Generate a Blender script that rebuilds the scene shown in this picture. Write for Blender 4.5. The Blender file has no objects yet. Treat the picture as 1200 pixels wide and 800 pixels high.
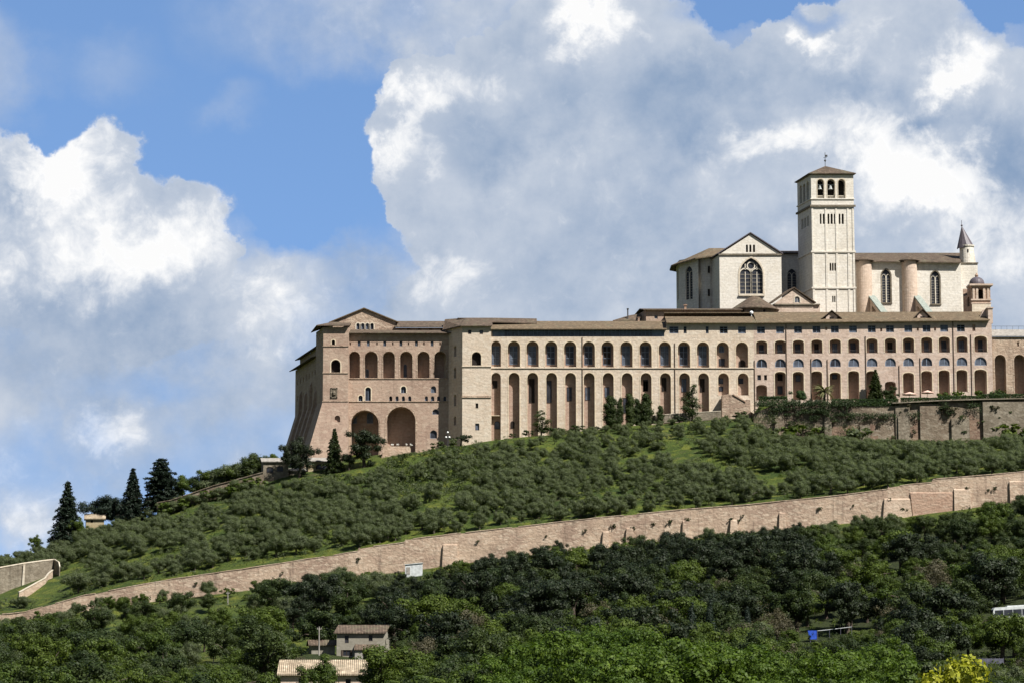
import bpy, math, random
import numpy as np
from mathutils import Vector, Matrix, noise as mnoise
from mathutils.geometry import delaunay_2d_cdt

S = bpy.context.scene
COL = S.collection
R = math.radians
random.seed(7)
rng = np.random.default_rng(7)

# ------------------------------------------------------------------ camera
FP = 3010.0                       # focal length in photo pixels (1200 wide)
PITCH = math.atan(390.0 / FP)     # horizon at photo row 790
CT, ST = math.cos(PITCH), math.sin(PITCH)
cam = bpy.data.cameras.new('camera')
cam.sensor_width = 36.0
cam.lens = 36.0 * FP / 1200.0
cam.clip_start = 1.0
cam.clip_end = 20000.0
camo = bpy.data.objects.new('camera', cam)
COL.objects.link(camo)
camo.location = (0, 0, 0)
camo.rotation_euler = (math.pi / 2 + PITCH, 0, 0)
S.camera = camo

# ------------------------------------------------------------------ view
S.view_settings.view_transform = 'Standard'
S.view_settings.look = 'None'
S.view_settings.gamma = 1.0
S.view_settings.use_curve_mapping = False
S.view_settings.exposure = 0.74
S.cycles.max_bounces = 4
S.cycles.diffuse_bounces = 3
S.cycles.transparent_max_bounces = 8

# ------------------------------------------------------------------ sun
SUN_EL, SUN_AZ = R(49), R(134)    # azimuth from +Y towards +X
sv = Vector((math.sin(SUN_AZ) * math.cos(SUN_EL), math.cos(SUN_AZ) * math.cos(SUN_EL), math.sin(SUN_EL)))
sun = bpy.data.lights.new('sun', 'SUN')
sun.energy = 5.0
sun.angle = R(0.5)
sun.color = (1.0, 0.965, 0.915)
suno = bpy.data.objects.new('sun', sun)
COL.objects.link(suno)
suno.rotation_euler = sv.to_track_quat('Z', 'Y').to_euler()


def pix_dir(px, py):
    a = (px - 600.0) / FP
    b = (400.0 - py) / FP
    return (a, CT - b * ST, ST + b * CT)


# ------------------------------------------------------------------ node helper
class NT:
    def __init__(s, tree):
        s.t = tree
        tree.nodes.clear()

    def n(s, kind, **kw):
        nd = s.t.nodes.new(kind)
        for k, v in kw.items():
            setattr(nd, k, v)
        return nd

    def put(s, sock, v):
        if v is None:
            return
        if hasattr(v, 'links') or isinstance(v, bpy.types.NodeSocket):
            s.t.links.new(v, sock)
        else:
            sock.default_value = v

    def math(s, op, a, b=None, c=None, clamp=False):
        m = s.n('ShaderNodeMath', operation=op, use_clamp=clamp)
        s.put(m.inputs[0], a)
        s.put(m.inputs[1], b)
        s.put(m.inputs[2], c)
        return m.outputs[0]

    def vec(s, op, a, b=None):
        m = s.n('ShaderNodeVectorMath', operation=op)
        s.put(m.inputs[0], a)
        if op == 'SCALE':
            s.put(m.inputs['Scale'], b)
        else:
            s.put(m.inputs[1], b)
        return m.outputs['Value'] if op in ('LENGTH', 'DOT_PRODUCT', 'DISTANCE') else m.outputs['Vector']

    def noise(s, vec, scale, detail=4.0, rough=0.55, color=False, dist=0.0):
        m = s.n('ShaderNodeTexNoise')
        m.inputs['Scale'].default_value = scale
        m.inputs['Detail'].default_value = detail
        m.inputs['Roughness'].default_value = rough
        m.inputs['Distortion'].default_value = dist
        if vec is not None:
            s.put(m.inputs['Vector'], vec)
        return m.outputs['Color'] if color else m.outputs['Fac']

    def rng(s, v, a, b, c=0.0, d=1.0, smooth=True):
        m = s.n('ShaderNodeMapRange', interpolation_type='SMOOTHSTEP' if smooth else 'LINEAR')
        for i, x in enumerate((v, a, b, c, d)):
            s.put(m.inputs[i], x)
        return m.outputs[0]

    def mix(s, f, a, b, mode='MIX'):
        m = s.n('ShaderNodeMix', data_type='RGBA', blend_type=mode)
        s.put(m.inputs[0], f)
        for sock, v in ((m.inputs[6], a), (m.inputs[7], b)):
            if isinstance(v, tuple) and len(v) == 3:
                v = (*v, 1.0)
            s.put(sock, v)
        return m.outputs[2]


# ------------------------------------------------------------------ world: sky and its cumulus
W = bpy.data.worlds.new('World')
S.world = W
W.use_nodes = True
W.cycles.sampling_method = 'NONE'


def build_world():
    t = NT(W.node_tree)
    out = t.n('ShaderNodeOutputWorld')
    bg = t.n('ShaderNodeBackground')
    bg.inputs['Strength'].default_value = 0.108
    t.t.links.new(bg.outputs[0], out.inputs[0])
    tc = t.n('ShaderNodeTexCoord').outputs['Generated']
    sep = t.n('ShaderNodeSeparateXYZ')
    t.put(sep.inputs[0], tc)
    x, y, z = sep.outputs
    sky = t.n('ShaderNodeTexSky', sky_type='NISHITA')
    sky.sun_disc = False
    sky.sun_elevation = SUN_EL
    sky.sun_rotation = SUN_AZ
    sky.air_density = 1.0
    sky.dust_density = 0.25
    sky.ozone_density = 2.2
    # look the sky up a little higher: the clear, deep blue of washed spring air
    side = t.rng(t.math('ABSOLUTE', t.math('ARCTAN2', x, y)), 0.3, 0.9)  # raised further out of frame, a darker unseen sky added for deeper shade
    zz = t.math('ADD', t.math('MULTIPLY', t.math('MAXIMUM', z, 0.0), 0.9), t.math('ADD', 0.26, t.math('MULTIPLY', side, 0.7)))
    cb = t.n('ShaderNodeCombineXYZ')
    t.put(cb.inputs[0], x); t.put(cb.inputs[1], y); t.put(cb.inputs[2], zz)
    t.put(sky.inputs['Vector'], t.vec('NORMALIZE', cb.outputs[0]))
    skyc = t.mix(1.0, sky.outputs[0], SKY_TINT, 'MULTIPLY')
    # angular coordinates: azimuth and elevation in units of 1/30.1 rad
    az = t.math('ARCTAN2', x, y)
    el = t.math('ARCSINE', z)
    q0 = t.n('ShaderNodeCombineXYZ')
    t.put(q0.inputs[0], t.math('MULTIPLY', az, 30.1))
    t.put(q0.inputs[1], t.math('MULTIPLY', el, 30.1))
    q = q0.outputs[0]

    def warp(base, scale, amp, detail, rough):
        c = t.noise(base, scale, detail, rough, color=True)
        return t.vec('SCALE', t.vec('SUBTRACT', c, (0.5, 0.5, 0.5)), amp)
    w1 = t.vec('ADD', q, warp(q, 0.9, 0.9, 3.0, 0.55))
    qe = t.vec('ADD', w1, warp(q, 3.0, 0.55, 7.0, 0.62))       # cauliflower edges
    qs = t.vec('ADD', q, warp(q, 1.1, 1.3, 6.0, 0.60))         # soft interior

    def cen(px, py):
        d = Vector(pix_dir(px, py)).normalized()
        return (math.atan2(d.x, d.y) * 30.1, math.asin(d.z) * 30.1, 0.0)

    def blobs(vecs, lst, soft):
        acc = None
        for (px, py, rx, ry, wt) in lst:
            d = t.vec('MULTIPLY', t.vec('SUBTRACT', vecs, cen(px, py)), (100.0 / rx, 100.0 / ry, 0.0))
            v = t.rng(t.vec('LENGTH', d), soft, 1.25, wt, 0.0)
            acc = v if acc is None else t.math('ADD', acc, v)
        return acc
    fb = t.noise(q, 2.2, 9.0, 0.62)
    fb2 = t.noise(t.vec('ADD', q, (7.3, 2.1, 4.0)), 0.8, 6.0, 0.55)
    dens = blobs(qe, CLOUD_HARD, 0.55)
    densoft = blobs(qs, CLOUD_SOFT, 0.0)
    gaps = blobs(qs, CLOUD_GAPS, 0.2)
    hard = t.rng(t.math('ADD', dens, t.math('MULTIPLY', t.math('SUBTRACT', fb, 0.5), 0.6)), 0.16, 0.74)
    soft = t.math('MULTIPLY', t.math('MINIMUM', densoft, 1.0), t.rng(fb2, 0.25, 0.65, 0.55, 1.0))
    # the rest of the sky, outside the framed part, holds scattered cloud too
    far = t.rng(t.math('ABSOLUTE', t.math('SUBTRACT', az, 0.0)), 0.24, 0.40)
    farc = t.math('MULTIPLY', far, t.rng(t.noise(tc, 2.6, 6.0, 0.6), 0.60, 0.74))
    shade_cover = t.math('MULTIPLY', t.rng(t.math('ABSOLUTE', az), 0.30, 0.60), t.rng(t.noise(tc, 1.4, 5.0, 0.6), 0.34, 0.50, 0.45, 0.92))  # added unseen dark cover, put outside the frame to deepen shaded faces
    a = t.math('MAXIMUM', hard, soft)
    a = t.math('SUBTRACT', a, gaps, clamp=True)
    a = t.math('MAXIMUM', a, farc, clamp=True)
    br = blobs(t.vec('ADD', qs, warp(q, 4.0, 0.35, 5.0, 0.6)), CLOUD_BRIGHT, 0.1)
    dk = blobs(qs, CLOUD_DARK, 0.1)
    fb3 = t.noise(t.vec('ADD', w1, (3.1, 9.7, 1.0)), 3.4, 8.0, 0.64)
    puff = t.math('ADD', t.math('MULTIPLY', br, 1.25), t.math('MULTIPLY', t.math('SUBTRACT', fb3, 0.5), 1.25))
    puff = t.rng(puff, 0.08, 0.86, 0.0, 0.60)
    rim = t.math('MULTIPLY', t.math('MULTIPLY', t.rng(hard, 0.25, 0.75), t.rng(hard, 0.75, 1.0, 1.0, 0.0)), t.math('SUBTRACT', 1.0, soft))
    lum = t.math('ADD', t.math('MULTIPLY', br, 0.22), t.math('SUBTRACT', 0.35, dk))
    lum = t.math('ADD', lum, puff)
    lum = t.math('ADD', lum, t.math('MULTIPLY', rim, 0.12))
    lum = t.math('ADD', lum, t.math('MULTIPLY', t.math('SUBTRACT', fb, 0.5), 0.42))
    lum = t.math('ADD', lum, t.math('MULTIPLY', t.math('SUBTRACT', fb2, 0.5), 0.5))
    ramp = t.n('ShaderNodeValToRGB')
    t.put(ramp.inputs[0], lum)
    e = ramp.color_ramp.elements
    for pos, c in ((0.0, (0.25, 0.36, 0.54)), (0.3, (0.35, 0.48, 0.66)), (0.55, (0.52, 0.64, 0.78)), (0.78, (0.79, 0.85, 0.90)), (1.0, (1.03, 1.03, 1.03))):
        el_ = e[0] if pos == 0.0 else (e[1] if pos == 1.0 else e.new(pos))
        el_.color = (*c, 1.0)
        el_.position = pos
    cl = t.vec('SCALE', ramp.outputs[0], (1.25 / 0.12) * CLOUD_GAIN)
    t.put(bg.inputs['Color'], t.mix(shade_cover, t.mix(a, skyc, cl), tuple(v / 0.12 for v in (0.11, 0.125, 0.15))))


SKY_TINT = (0.90, 1.0, 1.09)
CLOUD_GAIN = 0.52
CLOUD_HARD = [
    (108, 190, 50, 48, 1.0), (48, 222, 62, 52, 1.0), (5, 215, 60, 60, 1.0), (130, 265, 95, 65, 1.0), (222, 282, 55, 55, 1.0), (90, 320, 160, 85, 1.0),
    (190, 350, 110, 80, 1.0),
    (478, 110, 36, 34, 1.0), (510, 92, 60, 26, 1.0), (462, 165, 34, 50, 1.0), (470, 215, 32, 40, 1.0), (560, 130, 95, 70, 1.0), (520, 230, 66, 85, 1.0), (585, 80, 60, 45, 1.0),
    (650, 40, 70, 60, 1.0), (720, 40, 110, 70, 1.0), (800, 110, 200, 80, 1.0), (740, 240, 260, 170, 1.0), (1000, 80, 110, 90, 1.0), (1100, 130, 160, 100, 1.0),
    (1000, 240, 250, 160, 1.0), (1180, 280, 100, 200, 1.0), (920, 60, 60, 40, 0.9), (600, 350, 180, 60, 1.0), (960, 20, 30, 30, 0.7), (1070, 40, 70, 50, 0.9),
]
CLOUD_SOFT = [
    (430, 25, 220, 70, 0.85), (560, 40, 140, 70, 0.9), (0, 90, 60, 80, 0.7), (130, 80, 70, 45, 0.28), (268, 125, 55, 30, 0.3), (300, 390, 200, 110, 0.9),
    (420, 350, 160, 75, 0.95), (530, 330, 120, 70, 0.9), (105, 372, 330, 125, 1.5), (130, 500, 95, 60, 0.9), (250, 480, 230, 90, 0.75), (40, 560, 140, 80, 0.8),
    (20, 630, 120, 60, 0.8), (0, 470, 50, 70, 0.8), (300, 560, 200, 60, 0.7), (860, 70, 130, 50, 0.6), (700, 330, 300, 120, 0.7), (620, 5, 120, 50, 0.8), (1180, 60, 60, 50, 0.5),
]
CLOUD_GAPS = [(862, 8, 75, 24, 0.75), (945, 8, 50, 16, 0.45), (1172, 12, 48, 26, 0.85), (350, 250, 60, 60, 0.6), (170, 440, 120, 22, 0.25)]
CLOUD_BRIGHT = [
    (492, 108, 58, 36, 0.5), (462, 165, 30, 50, 0.5), (505, 195, 28, 40, 0.25), (575, 95, 50, 40, 0.22), (698, 18, 62, 34, 0.62), (680, 55, 36, 30, 0.3), (1132, 82, 56, 46, 0.55), (1105, 105, 40, 26, 0.3),
    (1000, 165, 130, 46, 0.36), (900, 165, 66, 30, 0.3), (1075, 200, 95, 54, 0.52), (1040, 225, 100, 44, 0.30), (1120, 215, 60, 46, 0.3), (1160, 285, 90, 80, 0.34),
    (525, 325, 70, 40, 0.34), (108, 192, 64, 58, 0.46), (45, 212, 72, 50, 0.40), (195, 285, 98, 58, 0.39), (115, 300, 170, 72, 0.31), (60, 250, 70, 50, 0.16), (70, 330, 150, 50, 0.14),
    (350, 355, 80, 50, 0.2), (130, 495, 72, 36, 0.42), (300, 385, 80, 60, 0.16), (950, 38, 26, 18, 0.45), (1000, 50, 60, 46, 0.22), (40, 620, 80, 46, 0.25), (10, 560, 80, 50, 0.2), (690, 215, 90, 80, 0.08), (430, 25, 160, 30, 0.12), (850, 200, 60, 60, 0.12), (960, 270, 60, 50, 0.2),
]
CLOUD_DARK = [
    (890, 85, 150, 55, 0.20), (750, 110, 110, 60, 0.20), (1185, 190, 70, 60, 0.3), (740, 265, 130, 80, 0.12), (575, 175, 66, 46, 0.2), (70, 395, 190, 46, 0.16), (1090, 150, 60, 24, 0.25), (1000, 110, 60, 30, 0.15),
    (5, 235, 30, 26, 0.25), (860, 300, 60, 60, 0.1), (240, 460, 220, 80, 0.12), (60, 440, 120, 40, 0.12), (150, 560, 160, 50, 0.06), (420, 320, 60, 60, 0.1), (660, 320, 160, 60, 0.1), (110, 360, 200, 40, 0.1), (640, 140, 60, 60, .12), (600, 60, 50, 40, 0.1), (830, 150, 80, 30, 0.12),
]
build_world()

# ------------------------------------------------------------------ materials
MAT = {}


def new_mat(name):
    m = bpy.data.materials.new(name)
    m.use_nodes = True
    MAT[name] = m
    t = NT(m.node_tree)
    out = t.n('ShaderNodeOutputMaterial')
    bs = t.n('ShaderNodeBsdfPrincipled')
    t.t.links.new(bs.outputs[0], out.inputs[0])
    bs.inputs['Roughness'].default_value = 0.9
    bs.inputs['Specular IOR Level'].default_value = 0.2
    return m, t, bs, out


def stone(name, c1, c2, c3, course=0.5, blot=0.12, bump=0.4, stain=0.35, streak=0.4):
    """Weathered masonry: blotches, single paler and darker blocks, faint courses and rain streaks."""
    m, t, bs, out = new_mat(name)
    pos = t.n('ShaderNodeNewGeometry').outputs['Position']
    big = t.noise(pos, blot, 5.0, 0.6)
    c = t.mix(t.rng(big, 0.36, 0.66), c1, c2)
    mp = t.n('ShaderNodeMapping')
    t.put(mp.inputs[0], pos)
    mp.inputs['Scale'].default_value = (1.1, 1.1, 1.0 / course)
    vor = t.n('ShaderNodeTexVoronoi', feature='F1')
    t.put(vor.inputs['Vector'], mp.outputs[0])
    vor.inputs['Scale'].default_value = 0.8
    sepc = t.n('ShaderNodeSeparateColor')
    t.put(sepc.inputs[0], vor.outputs['Color'])
    c = t.mix(t.rng(sepc.outputs[0], 0.45, 1.0, 0.0, 0.6), c, c3)
    fine = t.noise(pos, 1.6, 6.0, 0.7)
    c = t.mix(1.0, c, t.mix(t.rng(fine, 0.3, 0.7), (0.86, 0.85, 0.84), (1.09, 1.09, 1.09)), 'MULTIPLY')
    sp = t.n('ShaderNodeSeparateXYZ')
    t.put(sp.inputs[0], pos)
    row = t.math('FRACT', t.math('DIVIDE', sp.outputs[2], course * 1.7))
    joint = t.rng(t.math('ABSOLUTE', t.math('SUBTRACT', row, 0.5)), 0.36, 0.5, 0.0, 0.20)
    c = t.mix(t.math('MULTIPLY', joint, t.rng(t.noise(pos, 0.5, 2.0), 0.35, 0.6)), c, (0.10, 0.08, 0.06))
    mp2 = t.n('ShaderNodeMapping')
    t.put(mp2.inputs[0], pos)
    mp2.inputs['Scale'].default_value = (0.9, 0.9, 0.055)
    st = t.noise(mp2.outputs[0], 1.0, 5.0, 0.65)
    c = t.mix(t.math('MULTIPLY', t.rng(st, 0.52, 0.78), streak), c, tuple(v * 0.45 for v in c2))
    dirt = t.noise(pos, 0.33, 7.0, 0.7)
    c = t.mix(t.math('MULTIPLY', t.rng(dirt, 0.56, 0.72), stain), c, tuple(v * 0.42 for v in c1))
    t.put(bs.inputs['Base Color'], c)
    b = t.n('ShaderNodeBump')
    b.inputs['Strength'].default_value = bump
    b.inputs['Distance'].default_value = 0.25
    t.put(b.inputs['Height'], t.math('ADD', fine, t.math('MULTIPLY', sepc.outputs[1], 0.5)))
    t.put(bs.inputs['Normal'], b.outputs[0])
    return m


def roofmat(name, c1, c2, c3):
    m, t, bs, out = new_mat(name)
    pos = t.n('ShaderNodeNewGeometry').outputs['Position']
    vor = t.n('ShaderNodeTexVoronoi', feature='F1')
    t.put(vor.inputs['Vector'], pos)
    vor.inputs['Scale'].default_value = 2.6
    sc = t.n('ShaderNodeSeparateColor')
    t.put(sc.inputs[0], vor.outputs['Color'])
    c = t.mix(sc.outputs[0], c1, c2)
    c = t.mix(t.rng(t.noise(pos, 0.5, 6.0, 0.7), 0.48, 0.7), c, c3)
    c = t.mix(t.rng(t.noise(t.vec('ADD', pos, (9.0, 4.0, 2.0)), 1.1, 6.0, 0.7), 0.5, 0.68, 0.0, 0.8), c, tuple(min(1, v * 1.75) for v in c2))
    c = t.mix(t.rng(t.noise(t.vec('ADD', pos, (29.0, 1.0, 7.0)), 0.35, 5.0, 0.7), 0.52, 0.66, 0.0, 0.6), c, (0.17, 0.155, 0.10))
    sp = t.n('ShaderNodeSeparateXYZ')
    t.put(sp.inputs[0], pos)
    rows = t.math('SINE', t.math('MULTIPLY', t.math('ADD', sp.outputs[0], t.math('MULTIPLY', sp.outputs[1], 0.05)), 2 * math.pi / 0.27))
    c = t.mix(t.rng(rows, -1.0, -0.2, 0.4, 0.0), c, tuple(v * 0.45 for v in c1))
    t.put(bs.inputs['Base Color'], c)
    b = t.n('ShaderNodeBump')
    b.inputs['Strength'].default_value = 0.6
    b.inputs['Distance'].default_value = 0.15
    t.put(b.inputs['Height'], t.math('ADD', rows, t.noise(pos, 3.0, 4.0)))
    t.put(bs.inputs['Normal'], b.outputs[0])
    return m


def plain(name, c, rough=0.8, var=0.2, scale=1.5, metal=0.0, spec=0.3):
    m, t, bs, out = new_mat(name)
    pos = t.n('ShaderNodeNewGeometry').outputs['Position']
    f = t.noise(pos, scale, 5.0, 0.6)
    t.put(bs.inputs['Base Color'], t.mix(t.rng(f, 0.3, 0.7), tuple(v * (1 - var) for v in c), tuple(min(1, v * (1 + var)) for v in c)))
    bs.inputs['Roughness'].default_value = rough
    bs.inputs['Metallic'].default_value = metal
    bs.inputs['Specular IOR Level'].default_value = spec
    return m


def leafmat(name, c1, c2, c3, trans=0.25):
    m, t, bs, out = new_mat(name)
    oi = t.n('ShaderNodeObjectInfo')
    g = t.n('ShaderNodeNewGeometry')
    f = t.noise(g.outputs['Position'], 0.9, 3.0, 0.6)
    c = t.mix(oi.outputs['Random'], c1, c2)
    c = t.mix(t.rng(f, 0.42, 0.75), c, c3)
    isl = g.outputs['Random Per Island']
    c = t.mix(1.0, c, t.mix(isl, (0.62, 0.66, 0.6), (1.35, 1.32, 1.3)), 'MULTIPLY')
    t.put(bs.inputs['Base Color'], c)
    bs.inputs['Roughness'].default_value = 0.6
    bs.inputs['Specular IOR Level'].default_value = 0.25
    tr = t.n('ShaderNodeBsdfTranslucent')
    t.put(tr.inputs[0], t.mix(1.0, c, (1.1, 1.2, 0.5), 'MULTIPLY'))
    mx = t.n('ShaderNodeMixShader')
    mx.inputs[0].default_value = trans
    t.t.links.new(bs.outputs[0], mx.inputs[1])
    t.t.links.new(tr.outputs[0], mx.inputs[2])
    t.t.links.new(mx.outputs[0], out.inputs[0])
    return m


def groundmat(name):
    m, t, bs, out = new_mat(name)
    pos = t.n('ShaderNodeNewGeometry').outputs['Position']
    n1 = t.noise(pos, 0.045, 6.0, 0.62)
    n2 = t.noise(pos, 0.28, 6.0, 0.68)
    n3 = t.noise(t.vec('ADD', pos, (40.0, 3.0, 0.0)), 0.09, 5.0, 0.65)
    c = t.mix(t.rng(n1, 0.38, 0.62), (0.040, 0.066, 0.014), (0.080, 0.112, 0.018))
    c = t.mix(t.rng(n2, 0.48, 0.66, 0.0, 0.9), c, (0.150, 0.165, 0.026))
    c = t.mix(t.rng(n3, 0.60, 0.72, 0.0, 0.65), c, (0.12, 0.095, 0.055))
    sp = t.n('ShaderNodeSeparateXYZ')
    t.put(sp.inputs[0], pos)
    wood = t.math('MULTIPLY', t.rng(sp.outputs[1], 560.0, 580.0, 0.85, 0.0), t.rng(t.math('ADD', t.noise(pos, 0.03, 3.0), t.rng(sp.outputs[0], -60.0, -20.0, -0.14, 0.0)), 0.36, 0.52))          # woodland floor with leaf litter, shade of the lower slope put into its colour
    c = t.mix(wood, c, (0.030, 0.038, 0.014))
    fine = t.noise(pos, 2.2, 5.0, 0.75)
    c = t.mix(1.0, c, t.mix(t.rng(fine, 0.3, 0.7), (0.5, 0.5, 0.5), (1.3, 1.3, 1.3)), 'MULTIPLY')
    t.put(bs.inputs['Base Color'], c)
    b = t.n('ShaderNodeBump')
    b.inputs['Strength'].default_value = 0.9
    b.inputs['Distance'].default_value = 0.8
    t.put(b.inputs['Height'], t.math('ADD', fine, n2))
    t.put(bs.inputs['Normal'], b.outputs[0])
    return m


stone('cream_stone', (0.56, 0.47, 0.37), (0.51, 0.415, 0.315), (0.6, 0.53, 0.43), streak=0.42, stain=0.34)
stone('pink_stone', (0.51, 0.4, 0.325), (0.46, 0.35, 0.28), (0.55, 0.455, 0.385), streak=0.45, stain=0.36)
stone('brown_stone', (0.395, 0.29, 0.22), (0.325, 0.23, 0.175), (0.44, 0.345, 0.265), streak=0.4, stain=0.35)
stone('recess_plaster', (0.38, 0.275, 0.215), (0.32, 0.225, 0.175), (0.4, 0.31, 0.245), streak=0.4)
stone('church_stone', (0.67, 0.625, 0.545), (0.63, 0.58, 0.495), (0.71, 0.675, 0.605), course=0.45, streak=0.25, stain=0.15, bump=0.25)
stone('church_pink', (0.53, 0.42, 0.335), (0.48, 0.37, 0.285), (0.57, 0.47, 0.385), streak=0.3, stain=0.15)
stone('rubble_wall', (0.43, 0.322, 0.235), (0.31, 0.222, 0.165), (0.54, 0.44, 0.335), course=0.35, bump=1.0, stain=0.75, streak=0.7)
stone('rubble_red', (0.4, 0.275, 0.2), (0.35, 0.23, 0.165), (0.44, 0.33, 0.25), course=0.3, bump=1.0, stain=0.45)
stone('rubble_pale', (0.47, 0.36, 0.27), (0.39, 0.29, 0.21), (0.54, 0.44, 0.34), course=0.35, bump=0.9, stain=0.4)
stone('terrace_stone', (0.2, 0.16, 0.115), (0.14, 0.105, 0.075), (0.29, 0.25, 0.19), course=0.4, bump=1.0, stain=0.7, streak=0.6)
stone('brick_patch', (0.22, 0.15, 0.105), (0.17, 0.11, 0.08), (0.26, 0.20, 0.145), course=0.3, bump=1.0, stain=0.7, streak=0.6)
stone('grey_stone', (0.205, 0.175, 0.13), (0.145, 0.12, 0.088), (0.28, 0.245, 0.19), bump=0.8, stain=0.8, streak=0.7)
stone('coping', (0.60, 0.53, 0.42), (0.55, 0.47, 0.36), (0.64, 0.58, 0.48), bump=0.3, stain=0.2)
stone('trim', (0.62, 0.52, 0.38), (0.56, 0.46, 0.33), (0.66, 0.57, 0.44), bump=0.2, stain=0.15, streak=0.2)
stone('house_plaster', (0.27, 0.25, 0.205), (0.235, 0.215, 0.17), (0.3, 0.28, 0.235), bump=0.15, stain=0.3)
stone('house_yellow', (0.40, 0.33, 0.20), (0.35, 0.28, 0.165), (0.43, 0.37, 0.25), bump=0.2, stain=0.3)
roofmat('tiles', (0.105, 0.077, 0.055), (0.15, 0.11, 0.08), (0.08, 0.064, 0.047))
roofmat('tiles_ochre', (0.15, 0.108, 0.068), (0.20, 0.15, 0.095), (0.115, 0.09, 0.06))
roofmat('tiles_pale', (0.34, 0.265, 0.18), (0.45, 0.37, 0.265), (0.22, 0.165, 0.11))
plain('lead', (0.10, 0.085, 0.095), 0.5, 0.2)
plain('copper', (0.23, 0.255, 0.225), 0.85, 0.2)
plain('dark_wood', (0.05, 0.035, 0.025), 0.7)
plain('eave_wood', (0.09, 0.06, 0.042), 0.8)
plain('glass', (0.030, 0.032, 0.040), 0.35, 0.3, 0.6, spec=0.3)
plain('blue_glass', (0.085, 0.098, 0.125), 0.35, 0.35, 0.9, spec=0.3)
plain('frame_blue', (0.16, 0.20, 0.26), 0.6)
plain('frame_stone', (0.55, 0.50, 0.41), 0.8)
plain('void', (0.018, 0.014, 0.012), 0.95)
plain('bronze', (0.35, 0.37, 0.36), 0.5, metal=0.4)
plain('iron', (0.05, 0.05, 0.05), 0.6)
plain('white_paint', (0.54, 0.56, 0.55), 0.5, 0.18)
plain('white_globe', (0.85, 0.85, 0.83), 0.3, 0.03)
plain('blue_plastic', (0.025, 0.075, 0.42), 0.5, 0.3)
plain('bark', (0.065, 0.05, 0.038), 0.95, 0.35)
plain('olive_bark', (0.10, 0.085, 0.066), 0.95, 0.35)
plain('parasol_cloth', (0.62, 0.42, 0.34), 0.9, 0.1)
plain('concrete', (0.27, 0.25, 0.22), 0.9, 0.25)
plain('asphalt', (0.055, 0.055, 0.055), 0.9, 0.25)
plain('fence_metal', (0.10, 0.10, 0.13), 0.6)
plain('petal', (0.78, 0.78, 0.72), 0.7, 0.1)
plain('skin', (0.45, 0.30, 0.22), 0.7, 0.05)
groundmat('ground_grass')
leafmat('olive_leaf', (0.098, 0.122, 0.058), (0.12, 0.142, 0.076), (0.135, 0.158, 0.082), 0.5)
leafmat('grass_leaf', (0.10, 0.125, 0.022), (0.13, 0.15, 0.026), (0.15, 0.155, 0.03), 0.3)
leafmat('oak_leaf', (0.02, 0.034, 0.009), (0.036, 0.052, 0.011), (0.046, 0.064, 0.013))
leafmat('dark_leaf', (0.012, 0.019, 0.007), (0.017, 0.026, 0.009), (0.024, 0.035, 0.011), 0.15)
leafmat('green_leaf', (0.04, 0.066, 0.009), (0.066, 0.094, 0.012), (0.082, 0.112, 0.014), 0.3)
leafmat('lime_leaf', (0.042, 0.078, 0.008), (0.06, 0.098, 0.01), (0.105, 0.155, 0.017), 0.35)
leafmat('brown_leaf', (0.070, 0.062, 0.038), (0.085, 0.075, 0.042), (0.10, 0.09, 0.05), 0.2)
leafmat('needle', (0.012, 0.022, 0.014), (0.016, 0.028, 0.016), (0.022, 0.034, 0.020), 0.1)
leafmat('yellow_bloom', (0.3, 0.3, 0.022), (0.34, 0.33, 0.022), (0.2, 0.23, 0.02), 0.3)
leafmat('palm_leaf', (0.11, 0.115, 0.05), (0.12, 0.12, 0.05), (0.16, 0.13, 0.065), 0.2)
leafmat('ivy_leaf', (0.022, 0.038, 0.012), (0.03, 0.05, 0.014), (0.045, 0.065, 0.02), 0.15)
leafmat('hedge_leaf', (0.022, 0.045, 0.012), (0.028, 0.052, 0.014), (0.05, 0.085, 0.018), 0.15)


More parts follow.
